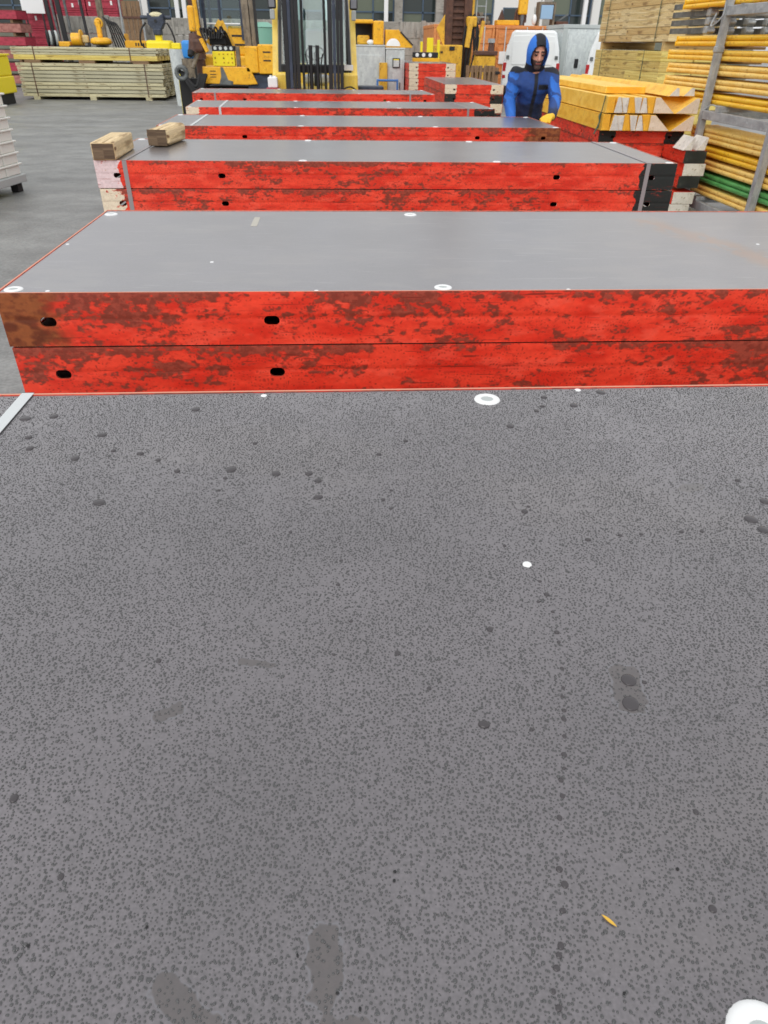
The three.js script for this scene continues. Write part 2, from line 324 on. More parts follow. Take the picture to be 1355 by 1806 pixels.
// ---------------------------------------------------------------- rain beads on the nearest panel
{
  const rnd = mulberry(4242), TOP = 1.117 - 0.0011;
  const cap = new THREE.LatheGeometry([[0, 0.42], [0.4, 0.415], [0.62, 0.392], [0.82, 0.30], [0.95, 0.15], [1, 0], [0, -0.02]].map(p => new THREE.Vector2(...p)), 10);
  M.bead = mat([15, 13, 14], 0.04, { ior: 2.0 });
  M.drop = mat([62, 58, 60], 0.03, { ior: 1.5 });
  M.water = mat([255, 255, 255], 0.02, { transmission: 1, ior: 1.33, thickness: 0.002 });
  const mtx = [], m4 = new THREE.Matrix4(), q = new THREE.Quaternion(), up = new THREE.Vector3(0, 1, 0), P = new THREE.Vector3(), S = new THREE.Vector3();
  const put = (x, z, r, sx = 1, sz = 1, a = 0, hgt = 1) => { q.setFromAxisAngle(up, a); m4.compose(P.set(x, TOP, z), q, S.set(r * sx, r * hgt, r * sz)); mtx.push(m4.clone()); };
  // beads keep apart from one another: a jittered lattice
  const strew = (x0, x1, z0, z1, cell) => {
    for (let x = x0; x < x1; x += cell) for (let z = z0; z > z1; z -= cell * 0.87) {
      const px = x + cell * (0.9 * rnd() - 0.45 + 0.5 * (Math.round(z / cell) & 1)), pz = z + cell * (0.8 * rnd() - 0.4), mx = px + 0.88, my = -0.145 - pz;
      const e = rnd(), lot = fbm(mx * 14, my * 14, 300, 3);
      if (e < 0.10 + 0.3 * sst(0.45, 0.75, lot)) continue;
      if (markAt(mx, my) > 0.4 && rnd() > 0.5) continue;
      let r = cell * (0.14 + 0.23 * Math.pow(rnd(), 1.25)); const k = rnd();
      if (k > 0.93) r += cell * 0.14 * rnd(); if (k > 0.994) r += cell * 0.16;
      put(px, pz, r, 1, 0.9 + 0.3 * rnd(), rnd() * 3.1, 0.85 + 0.4 * rnd());
    }
  };
  strew(-0.86, 0.98, -0.155, -1.185, 0.0033);
  strew(0.98, 2.4, -0.155, -1.185, 0.006);
  const im = new THREE.InstancedMesh(cap, M.bead, mtx.length);
  mtx.forEach((m, i) => im.setMatrixAt(i, m)); im.name = 'rain_beads'; im.castShadow = im.receiveShadow = true;
  im.userData = { kind: 'stuff', label: 'fine rain beads covering the nearest brown panel', category: 'water' }; scene.add(im);
  // the larger drops that can be told apart
  const drop = new THREE.SphereGeometry(1, 22, 8, 0, Math.PI * 2, 0, Math.PI / 2);
  { const p = drop.attributes.position; for (let i = 0; i < p.count; i++) { const y = p.getY(i); p.setY(i, 0.46 * Math.pow(y, 0.85)); } drop.computeVertexNormals(); }
  const bot = new THREE.CircleGeometry(1, 22).rotateX(Math.PI / 2); const dg = join([drop, bot]);
  const LIST = [[-0.536,-1.096,9.5],[-0.491,-1.103,6.7],[-0.506,-1.026,5.0],[-0.491,-0.989,5.3],[-0.411,-0.955,6.0],[-0.391,-1.031,7.3],[-0.315,-0.966,5.3],[-0.283,-0.945,3.5],[-0.248,-0.91,4.2],[-0.34,-0.828,8.2],[-0.168,-0.912,6.8],[-0.174,-0.887,2.9],[-0.179,-0.853,2.8],[-0.1,-0.897,5.9],[-0.051,-0.895,5.5],[-0.037,-0.874,5.0],[-0.036,-0.829,6.4],[-0.14,-0.993,3.6],[-0.359,-0.977,3.5],[-0.493,-0.941,2.1],[-0.255,-1.122,6.9],[0.372,-1.151,5.8],[0.359,-1.113,4.1],[0.344,-1.095,4.0],[0.417,-1.116,6.2],[0.485,-1.17,7.5],[0.285,-1.038,5.8],[0.103,-0.992,3.7],[0.057,-0.95,3.6],[0.069,-0.843,2.5],[0.056,-0.819,2.8],[0.065,-0.796,2.4],[0.25,-0.781,4.3],[0.258,-0.793,2.4],[-0.071,-0.746,2.2],[0.318,-0.712,3.7],[0.206,-0.704,2.2],[0.364,-0.72,2.6],[0.393,-0.721,2.7],[0.449,-0.724,3.1],[0.477,-0.724,2.7],[0.558,-0.749,7.9],[0.562,-0.724,6.6],[0.601,-0.792,6.6],[0.589,-0.85,3.9],[0.236,-0.607,3.0],[0.234,-0.631,2.1],[0.223,-0.595,2.0],[0.235,-0.577,1.9],[0.231,-0.544,2.8],[0.229,-0.529,1.9],[0.158,-0.552,3.1],[0.128,-0.424,5.1],[0.172,-0.416,2.1],[0.206,-0.427,2.2],[0.209,-0.437,2.2],[0.201,-0.407,1.9],[0.195,-0.387,2.3],[0.191,-0.373,1.8],[0.185,-0.361,2.0],[0.182,-0.346,2.0],[0.174,-0.326,2.1],[0.212,-0.454,1.7],[0.216,-0.465,1.7],[0.222,-0.491,2.1],[0.162,-0.283,2.5],[0.163,-0.271,2.6],[0.156,-0.252,2.3],[0.148,-0.228,2.2],[0.145,-0.222,2.0],[0.141,-0.214,2.4],[0.135,-0.2,1.7],[0.136,-0.19,2.1],[0.286,-0.472,7.0],[0.277,-0.442,7.3],[0.291,-0.325,2.2],[0.269,-0.247,2.8],[-0.196,-0.522,2.6],[-0.285,-0.368,3.3],[-0.224,-0.298,2.2],[0.033,-0.288,0.0],[0.301,-0.468,2.3],[-0.009,-0.636,2.4],[0.005,-0.572,1.9],[-0.005,-0.682,2.1],[-0.014,-0.522,1.8],[0.081,-0.471,2.3],[0.053,-0.521,2.7]];
  LIST.forEach(([x, z, r], i) => {
    if (!r) return;
    const where = x > 0.13 && x < 0.24 && z > -0.66 ? 'in the dotted line right of the middle' : z < -0.8 ? (x < -0.2 ? 'near the far left' : x < 0.15 ? 'near the far middle' : 'near the far right') : x > 0.24 ? 'at the right' : x < -0.15 ? 'at the left' : 'at the middle';
    const k = Math.max(1.9, r * 1.1) * 0.001, far = z < -0.68;
    const o = single('water_drop', `${r > 6 ? 'large' : 'small'} rain drop ${where} of the nearest panel`, 'water drop', dg, M.drop, [x, TOP, z], [0, (hash(i, 3, 3) - 0.5) * 0.9, 0], `${r > 6 ? 'large' : 'small'} drops ${where} of the nearest panel`);
    o.scale.set(k, Math.min(k, 0.005) * 1.05, k * (0.75 + 0.5 * hash(i, 5, 2)));
  });
}

// ---------------------------------------------------------------- wood and paint
function woodTex(seed, a, b, knots = true) {
  return tex(1024, 256, (u, v) => {
    const x = u * 2, y = v * 0.25;
    const g = fbm(x * 1.6, y * 90 + 4 * fbm(x * 1.2, y * 8, seed + 1, 3), seed, 4), f = vnoise(x * 30, y * 900, seed + 2);
    let c = mix3(a, b, sst(0.25, 0.8, g)); const k = 0.9 + 0.2 * f; c = [c[0] * k, c[1] * k, c[2] * k];
    c = mix3(c, [c[0] * 0.62, c[1] * 0.56, c[2] * 0.5], 0.6 * sst(0.62, 0.8, fbm(x * 3, y * 20, seed + 7, 4)));
    if (knots) { const kx = x * 2.2, ky = y * 9, ix = Math.floor(kx), iy = Math.floor(ky), d = Math.hypot((kx - ix - hash(ix, iy, seed)) * 1.1, (ky - iy - 0.5) * 0.9); if (hash(ix, iy, seed + 5) > 0.7) c = mix3(c, [92, 62, 36], 0.8 * sst(0.1, 0.04, d)); }
    return c;
  });
}
const woodMat = (seed, a, b, r = 0.8) => mat([255, 255, 255], r, { map: woodTex(seed, a, b), tile: [2, 0.25] });
M.woodNew = [woodMat(1, [226, 204, 150], [198, 166, 108]), woodMat(2, [232, 214, 166], [206, 180, 122]), woodMat(3, [214, 188, 130], [190, 156, 98])];
M.woodYel = [woodMat(4, [226, 208, 124], [200, 172, 82]), woodMat(5, [232, 214, 130], [208, 180, 92]), woodMat(6, [216, 196, 120], [190, 160, 84])];
M.woodOld = [woodMat(7, [208, 202, 168], [176, 168, 134]), woodMat(8, [218, 212, 176], [184, 176, 140]), woodMat(9, [196, 192, 164], [160, 156, 130])];
M.block = woodMat(10, [218, 194, 152], [198, 172, 128]);
M.endGrain = woodMat(16, [120, 100, 78], [84, 66, 50]);
M.bearer = woodMat(17, [170, 140, 96], [130, 100, 64]);
function paintTex(seed, c0, c1, chip) {
  return tex(512, 256, (u, v) => {
    const n = fbm(u * 10, v * 10, seed, 5), f = vnoise(u * 200, v * 100, seed + 2); let c = mix3(c0, c1, sst(0.3, 0.75, n));
    c = mix3(c, chip, 0.55 * sst(0.68, 0.78, fbm(u * 34, v * 17, seed + 4, 4))); const k = 0.95 + 0.1 * f; return [c[0] * k, c[1] * k, c[2] * k];
  });
}
const paintMat = (seed, c0, c1, chip, r = 0.45) => mat([255, 255, 255], r, { map: paintTex(seed, c0, c1, chip), tile: [1.2, 0.6] });
M.yelBeam = [paintMat(51, [246, 198, 70], [232, 176, 48], [196, 150, 84], 0.5), paintMat(52, [250, 208, 92], [238, 190, 66], [206, 160, 84], 0.5)];
M.yelEnd = paintMat(53, [250, 190, 60], [236, 172, 44], [210, 176, 120], 0.55);
M.whiteEnd = paintMat(54, [226, 222, 212], [206, 202, 194], [170, 164, 152], 0.6);
M.bareEnd = paintMat(61, [232, 216, 194], [220, 200, 174], [200, 176, 140], 0.7);
M.tube = [paintMat(55, [248, 206, 84], [242, 194, 66], [170, 120, 40], 0.4), paintMat(56, [250, 214, 122], [246, 204, 102], [190, 140, 60], 0.45), paintMat(57, [248, 200, 50], [242, 188, 36], [170, 110, 30], 0.4)];
M.tubeGreen = paintMat(58, [96, 172, 96], [74, 148, 76], [60, 96, 56], 0.45);
M.galv = paintMat(59, [168, 172, 172], [142, 146, 148], [186, 190, 190], 0.45);
M.galvDark = paintMat(60, [104, 108, 108], [76, 80, 80], [130, 132, 130], 0.5);
M.black = mat([26, 27, 30], 0.5); M.rubber = mat([30, 30, 31], 0.75); M.steel = mat([130, 132, 136], 0.35, { metalness: 0.8 });
M.twine = mat([70, 92, 74], 0.7);

// ---------------------------------------------------------------- timber blocks left on a stack
function block(label, w, h, l, pos, turn, rough) {
  const t = thing('timber_block', label, 'timber', pos, turn, 'loose timber blocks on the panel stack');
  const g = new RoundedBoxGeometry(w, h, l, 5, rough ? 0.03 : 0.008).translate(0, h / 2, -l / 2); const p = g.attributes.position;
  for (let i = 0; i < p.count; i++) { const a = fbm(p.getX(i) * 18 + 5, p.getZ(i) * 9 + p.getY(i) * 14, rough ? 91 : 92, 3) - 0.5; const k = rough ? 0.028 : 0.008; if (p.getY(i) > 0.012) p.setXYZ(i, p.getX(i) + a * k, p.getY(i) + a * k * 0.7, p.getZ(i) + a * k); }
  g.computeVertexNormals(); mesh('timber', g, M.block, t);
  const e = mesh('end_grain', rb(-w / 2 + 0.006, w / 2 - 0.006, 0.006, h - 0.006, -0.002, 0.0035, 0.002), M.endGrain, t); return t;
}
block('squared timber block with dark end grain on the white painted corner', 0.125, 0.088, 0.52, [-1.262, 1.1022, -4.305], 0.05, false);
block('rough rounded timber block lying behind the squared one', 0.13, 0.10, 0.40, [-1.10, 1.1022, -4.92], -0.12, true);

// ---------------------------------------------------------------- panels lying end-on beside the rack, and the yellow beams on them
function endOn(which, x0, zf, top, n, ends, look) {
  for (let i = 0; i < n; i++) {
    const nm = i === 0 ? 'topmost' : i === n - 1 ? 'lowest' : ORD[i] + ' from the top';
    const t = panel(`${look[i % look.length]}, ${nm} of the ${which}`, `panels of the ${which}`, { pos: [x0 + PW - 0.0 + 0.02 * (hash(i, 4, Math.round(top * 100)) - 0.5) * (i ? 1 : 0), top - PH - i * PITCH, zf], turn: Math.PI / 2, endL: ends[i % ends.length], endR: ends[i % ends.length], front: M.rail[i % 4], rear: M.rail[(i + 1) % 4] });
  }
  const b = top - PH - (n - 1) * PITCH;
  for (const k of [0.3, PL - 0.4]) single('timber_bearer', `timber bearer under the ${k < 1 ? 'near' : 'far'} half of the ${which}`, 'timber', bx(0.02, PW - 0.02, 0, b - 0.001, -k - 0.1, -k), M.bearer, [x0, 0, zf]);
}
endOn('stack under the yellow beams', 3.16, -9.25, 0.835, 5, [M.endK], ['black cornered red panel']);
// narrow infill panels, ends painted black and white, beside the rack post
{
  const em = [['black', paintMat(70, [44, 50, 46], [32, 36, 34], [80, 80, 76], 0.6)], ['white', paintMat(71, [226, 224, 212], [204, 200, 184], [150, 138, 110], 0.6)], ['black', null], ['white', null], ['white', null]];
  em[2][1] = em[0][1]; em[3][1] = em[1][1]; em[4][1] = em[1][1];
  const xs = [3.96, 3.98, 3.95, 3.93, 3.90], ord = ['topmost', 'second', 'middle', 'second lowest', 'lowest'];
  let y = 0.565;
  for (let i = 0; i < 5; i++) {
    const t = thing('infill_panel', `narrow red infill panel with a ${em[i][0]} end beside the rack post, ${ord[i]}`, 'formwork panel', [xs[i], y, -8.55], 0, 'narrow infill panels by the rack');
    mesh('frame', bx(0, 0.25, 0.002, 0.128, -0.62, -0.008), M.rail[i % 4], t);
    const s = new THREE.Shape([[0, 0.002], [0.25, 0.002], [0.25, 0.128], [0, 0.128]].map(p => new THREE.Vector2(...p))); const hp = new THREE.Path(); hp.absarc(0.13, 0.06, 0.013, 0, 7, false); s.holes.push(hp);
    mesh('painted_end', extr(s, 0.007), em[i][1], t);
    y -= i === 2 ? 0.17 : 0.13;
  }
  for (const [x, w] of [[3.93, 0.12], [4.08, 0.12]]) {
    const t = thing('wedge_block', `white painted wedge on the black infill panel, ${x < 4 ? 'left' : 'right'} of the two`, 'wedge', [x, 0.6955, -8.56]);
    mesh('wedge', extr([[0, 0], [0.10, 0], [0.12, 0.13], [0.10, 0.135]], 0.3, 0.004), M.whiteEnd, t); mesh('painted_end', extr([[0.004, 0.004], [0.098, 0.004], [0.116, 0.128], [0.1, 0.131]], 0.004), M.whiteEnd, t, [0, 0, 0.0045]);
  }
  const s = thing('timber_bearer', 'timber bearer on the asphalt under the narrow infill panels', 'timber', [3.9, 0, -8.6]); mesh('timber', bx(0, 0.3, 0, y + 0.128, -0.5, 0), M.bearer, s);
}
{
  const L = 4.6, H = 0.168, Z = -9.12;
  const rows = [0.8375, 0.8375 + H + 0.012];
  // [left bottom, right bottom, right top, left top] across, white or yellow end
  const cut = [[0, 0.09, 0.09, 0, 'yellow'], [0.093, 0.203, 0.153, 0.12, 'white'], [0.207, 0.25, 0.25, 0.158, 'white'], [0.253, 0.345, 0.30, 0.253, 'yellow'], [0.349, 0.40, 0.40, 0.304, 'white'], [0.404, 0.50, 0.454, 0.42, 'white'], [0.504, 0.555, 0.555, 0.458, 'yellow'], [0.56, 0.82, 0.62, 0.56, 'pale'], [0.825, 1.09, 1.09, 1.05, 'pale']];
  const seq = ['first', 'second', 'third', 'fourth', 'fifth', 'sixth', 'seventh', 'eighth', 'ninth'];
  rows.forEach((y, r) => cut.forEach(([a, b, c, d, e], i) => {
    const t = thing('tapered_beam', `yellow tapered timber beam with a ${e === 'pale' ? 'bare' : e} end, ${seq[i]} from the left, ${r ? 'upper' : 'lower'} row`, 'beam', [3.14 + (r ? 0.02 : 0), y, Z + 0.03 * (hash(i, r, 3) - 0.5)], 0, 'yellow tapered beams on the red panels');
    const q = [[a, 0], [b, 0], [c, H - 0.004 * (i % 3)], [d, H - 0.004 * (i % 3)]];
    mesh('beam', extr(q, L, 0.004), M.yelBeam[(i + r) % 2], t);
    const cx = (a + b + c + d) / 4, cy = H * 0.5, sh = q.map(([x, yy]) => [cx + (x - cx) * 0.95, cy + (yy - cy) * 0.95]);
    mesh('painted_end', extr(sh, 0.003), e === 'yellow' ? M.yelEnd : e === 'white' ? M.whiteEnd : M.bareEnd, t, [0, 0, 0.0032]);
  }));
  // two loose ones standing on the upper row, pointed ends up, and one flat long one behind
  const top = rows[1] + H + 0.001;
  for (const [x, w, k] of [[3.92, 0.13, 0], [4.08, 0.14, 1]]) {
    const t = thing('tapered_beam', `yellow beam lying on the upper row with a tall white pointed end, ${k ? 'right' : 'left'} one`, 'beam', [x - (k ? 0.0 : 0.03), rows[1] + (k ? 0.172 : 0.172), Z - 0.05 - 0.04 * k]);
    mesh('beam', extr([[0, 0], [w, 0], [w * 0.85, 0.085], [w * 0.62, 0.09]], L - 0.3, 0.003), M.yelBeam[k], t); mesh('painted_end', extr([[0.006, 0.004], [w - 0.006, 0.004], [w * 0.84, 0.082], [w * 0.64, 0.086]], 0.003), M.whiteEnd, t, [0, 0, 0.0032]);
  }
  const fl = thing('yellow_plank', 'broad yellow plank lying on top of the tapered beams', 'plank', [3.30, top, Z - 0.55]);
  mesh('plank', rb(0, 0.5, 0, 0.075, -3.6, 0, 0.01), M.yelBeam[1], fl); mesh('painted_end', bx(0.01, 0.49, 0.006, 0.069, 0.0002, 0.003), M.yelEnd, fl);
  const lash = single('lashing_rope', 'dark lashing with a pale knot round the near ends of the yellow beams', 'rope', join([hose([[3.13, 0.85, -9.22], [3.132, 1.0, -9.2], [3.15, 1.19, -9.19]], 0.006), hose([[3.12, 1.01, -9.19], [3.1, 0.98, -9.16], [3.11, 0.93, -9.15], [3.06, 0.80, -9.13]], 0.009)]), M.twine);
}

// ---------------------------------------------------------------- galvanised rack with tubes
{
  const X = 4.30, rk = thing('storage_rack', 'galvanised steel storage rack full of yellow tubes at the right edge', 'rack', [X, 0, 0]);
  const post = (x, z) => mesh('post', [bx(x - 0.035, x + 0.035, 0.012, 2.6, z - 0.035, z + 0.035), bx(x - 0.075, x + 0.075, 0, 0.012, z - 0.075, z + 0.075)], M.galv, rk);
  const Zs = [-9.05, -7.5, -5.9], B = 1.15;
  for (const z of Zs) { post(0, z); post(B, z); }
  for (const y of [0.11, 1.02, 2.0]) {
    for (let i = 0; i < 2; i++) for (const x of [0, B]) mesh('rail', rb(x - 0.03, x + 0.03, y - 0.045, y + 0.045, Zs[i] + 0.036, Zs[i + 1] - 0.036, 0.006), M.galv, rk);
    for (const z of Zs) mesh('cross_rail', rb(0.036, B - 0.036, y - 0.04, y + 0.04, z - 0.03, z + 0.03, 0.006), M.galv, rk);
  }
  for (const z of Zs) mesh('post_sleeve', rb(-0.045, 0.045, 1.62, 1.68, z - 0.045, z + 0.045, 0.01), M.galv, rk);
  for (const g of [hose([[-0.04, 2.08, -9.05], [-0.06, 1.95, -9.02], [-0.12, 1.86, -9.12], [-0.05, 1.98, -9.2]], 0.008), hose([[-0.04, 1.05, -9.02], [0.02, 1.12, -8.95], [0.06, 1.1, -8.85]], 0.007)]) mesh('tie_wire', g, M.galv, rk);
  // tubes: rows from the bottom up, wooden spacers between
  const rows = [[0.20, 1, 'yellow'], [0.335, 3, 'green'], [0.468, 1, 'yellow'], [0.60, 2, 'deep yellow'], [0.735, 1, 'pale yellow'], [1.12, 2, 'orange yellow'], [1.262, 1, 'yellow'], [1.40, 1, 'pale yellow'], [1.54, 0, 'yellow'], [1.68, 2, 'orange yellow'], [2.055, 2, 'orange yellow']];
  const ro = ['lowest', 'second', 'third', 'fourth', 'fifth', 'sixth', 'seventh', 'eighth', 'ninth', 'tenth', 'topmost'];
  const R = 0.0255, tubeG = new THREE.CylinderGeometry(R, R, 1, 12, 1, true).rotateX(Math.PI / 2);
  const plate = rb(-0.033, 0.033, -0.026, 0.026, -0.004, 0.004, 0.004);
  rows.forEach(([y, ci, cn], r) => {
    const far = r < 5 ? -9.35 - 0.05 * hash(r, 1, 4) : -10.55 + 0.1 * hash(r, 2, 4) + (r > 8 ? 0.15 : 0), near = -5.4, L = near - far, nl = r === 4 ? 3 : 2;
    const m = ci === 3 ? M.tubeGreen : M.tube[ci];
    for (let l = 0; l < nl; l++) for (let k = 0; k < 6; k++) {
      const t = thing('steel_tube', `${cn} steel tube in the ${ro[r]} row of the rack, ${l === nl - 1 ? 'upper' : l ? 'middle' : 'lower'} layer, ${k ? 'inside' : 'aisle side'}`, 'tube', [X + 0.075 + k * 0.0535 + 0.003 * (hash(k, r, 6) - 0.5) + (l % 2) * 0.006, y + l * 0.0515 + R, (near + far) / 2 + 0.03 * (hash(k, l, r) - 0.5)], 0, `${cn} tubes, ${ro[r]} row of the rack, ${k ? 'inside' : 'aisle side'}`);
      const b = mesh('tube', uvTube(L, tubeG, m), m, t); mesh('end_plate', plate, m, t, [0, 0, -L / 2 - 0.004]); mesh('end_plate', plate, m, t, [0, 0, L / 2 + 0.004]);
    }
    if (r && r !== 5 && r !== 10) for (const z of [-9.16, -7.62]) { if (r > 5 && z > -8) continue; single('wood_spacer', `wooden spacer beneath the ${ro[r]} row of tubes, ${z < -8 ? 'by the far post' : 'by the near post'}`, 'timber', bx(-0.02, 0.5, -0.028, -0.001, -0.03, 0.03), M.bearer, [X + 0.02 + 0.03 * hash(r, 8, 1) + 0.04, y, z]); }
  });
  // row carriers
  for (const [r, y] of [[0, 0.157], [5, 1.067], [10, 2.047]]) for (const z of [-8.7, -6.4]) mesh('row_carrier', bx(-0.03, B, y - (r ? 0.0 : 0.0), y + (r === 0 ? 0.041 : r === 5 ? 0.052 : 0.007), z - 0.03, z + 0.03), M.galv, rk);
  // grey clamp bars stacked behind the upper tubes
  for (let i = 0; i < 4; i++) for (let k = 0; k < 5; k++) {
    const t = thing('clamp_bar', `grey steel clamp bar stacked behind the upper tubes, layer ${['one', 'two', 'three', 'four'][i]}, column ${['one', 'two', 'three', 'four', 'five'][k]}`, 'clamp bar', [4.44 + k * 0.235, 1.796 + i * 0.085, -9.72], 0, `clamp bars of layer ${['one', 'two', 'three', 'four'][i]}`);
    mesh('bar', bx(-0.02, 0.02, 0.012, 0.07, -1.1, 0), M.galvDark, t); mesh('clamp_head', [rb(-0.05, 0.05, 0.0, 0.083, -0.06, 0.05, 0.02), bar([-0.04, 0.035, 0.05], [0.04, 0.035, 0.075], 0.02)], M.galv, t);
  }
}
function uvTube(L, g, m) { uvTube.c ??= {}; const k = L.toFixed(3) + m.uuid; return uvTube.c[k] ??= g.clone().scale(1, 1, L); }

// ---------------------------------------------------------------- two bundles of square timber behind
function timberBundle(which, x0, x1, y0, layers, lh, z0, z1, mats, cols, group, endMat) {
  const w = (x1 - x0) / cols;
  for (let r = 0; r < layers; r++) for (let k = 0; k < cols; k++) {
    const front = k === 0, dz = 0.05 * (hash(r, k, 21) - 0.5), dx = 0.012 * (hash(r, k, 22) - 0.5);
    const t = thing('square_timber', `${which}, layer ${['one', 'two', 'three', 'four', 'five', 'six', 'seven', 'eight', 'nine', 'ten'][r]} from below, ${front ? 'at the aisle side' : 'behind the aisle side'}`, 'timber', [x0 + k * w + dx, y0 + r * lh, z0 + dz], 0, group + (front ? ', aisle side' : ', inner'));
    const m = mats[Math.floor(hash(r, k, 23) * mats.length)];
    // two lengths butted end to end, as on the aisle side of the bundle
    const cutAt = -(z0 - z1) * (0.3 + 0.4 * hash(r, k, 24));
    mesh('length', rb(0.002, w - 0.002, 0.0015, lh - 0.0015, cutAt + 0.002, 0, 0.005, 1), m, t); mesh('length', rb(0.002, w - 0.002, 0.0015, lh - 0.0015, z1 - z0, cutAt - 0.002, 0.005, 1), mats[Math.floor(hash(r, k, 25) * mats.length)], t);
  }
}
timberBundle('pale square timber of the upper bundle', 5.48, 6.60, 1.745, 7, 0.103, -13.4, -17, M.woodNew, 4, 'upper timber bundle');
timberBundle('yellowish square timber of the lower bundle', 5.46, 6.60, 0.10, 10, 0.1515, -13.5, -17, M.woodYel, 4, 'lower timber bundle');
for (const z of [-13.55, -16.75]) single('bundle_spacer', `timber spacer between the two bundles, ${z > -15 ? 'near' : 'far'} one`, 'timber', bx(5.49, 6.59, 1.616, 1.744, z - 0.1, z), M.woodNew[2]);
for (const z of [-13.9, -16.5]) single('timber_bearer', `timber bearer under the lower square timber bundle, ${z > -15 ? 'near' : 'far'} one`, 'timber', bx(5.5, 6.58, 0, 0.0995, z - 0.1, z), M.bearer);
for (const [z, y0, y1, w] of [[-13.95, 1.746, 2.47, 'upper'], [-16.55, 1.746, 2.47, 'upper'], [-14.3, 0.11, 1.617, 'lower'], [-16.6, 0.11, 1.617, 'lower']])
  single('bundle_strap', `thin green strap round the ${w} timber bundle, ${z > -15 ? 'near' : 'far'} one`, 'strap', join([bx(5.458, 5.464, y0, y1, z - 0.008, z + 0.008), bx(5.458, 6.62, y1, y1 + 0.005, z - 0.008, z + 0.008)]), M.twine);

// ---------------------------------------------------------------- yard machines and stores
M.forkYel = paintMat(81, [244, 212, 96], [236, 200, 80], [214, 190, 120], 0.35);
M.rigYel = paintMat(82, [246, 186, 40], [236, 172, 30], [150, 110, 50], 0.4);
M.dullYel = paintMat(83, [226, 176, 50], [200, 150, 40], [110, 84, 50], 0.55);
M.rustBrown = paintMat(84, [96, 64, 50], [74, 48, 38], [122, 88, 66], 0.6);
M.mastGrey = paintMat(85, [128, 116, 98], [98, 88, 74], [146, 138, 120], 0.6);
M.navy = paintMat(86, [56, 66, 84], [42, 50, 66], [90, 96, 106], 0.5);
M.blue = mat([52, 138, 214], 0.4); M.blueFrame = mat([66, 120, 190], 0.45); M.green = mat([118, 170, 150], 0.5); M.tarp = mat([92, 170, 84], 0.7);
M.greyCab = paintMat(87, [206, 212, 210], [190, 196, 196], [160, 164, 162], 0.5);
M.white = mat([238, 239, 238], 0.35); M.whiteVan = mat([236, 240, 240], 0.28, { clearcoat: 0.5 }); M.red = mat([176, 24, 30], 0.3);
M.glass = mat([235, 245, 245], 0.03, { transmission: 1, thickness: 0, ior: 1.5 });
M.darkGlass = mat([52, 60, 58], 0.08); M.brightYel = mat([244, 222, 30], 0.45);
M.concrete = mat([255, 255, 255], 0.9, { tile: [3, 3], map: tex(512, 512, (u, v) => { const t = 158 + 46 * (fbm(u * 10, v * 10, 61, 5) - 0.5) + 24 * (vnoise(u * 200, v * 200, 62) - 0.5) - 26 * sst(0.6, 0.75, fbm(u * 30, v * 6, 63, 4)); return [t, t * 0.98, t * 0.93]; }) });
M.maroon = paintMat(88, [176, 52, 72], [152, 40, 58], [110, 40, 48], 0.5);
M.orange = paintMat(89, [222, 146, 84], [206, 126, 66], [168, 104, 66], 0.55);
M.greyPl = mat([172, 178, 176], 0.5); M.plastic = mat([228, 230, 222], 0.4); M.seat = mat([190, 190, 194], 0.7);
M.brownWood = woodMat(18, [150, 122, 92], [112, 88, 64]);
const NUM = ['first', 'second', 'third', 'fourth', 'fifth', 'sixth', 'seventh', 'eighth', 'ninth', 'tenth', 'eleventh', 'twelfth'];

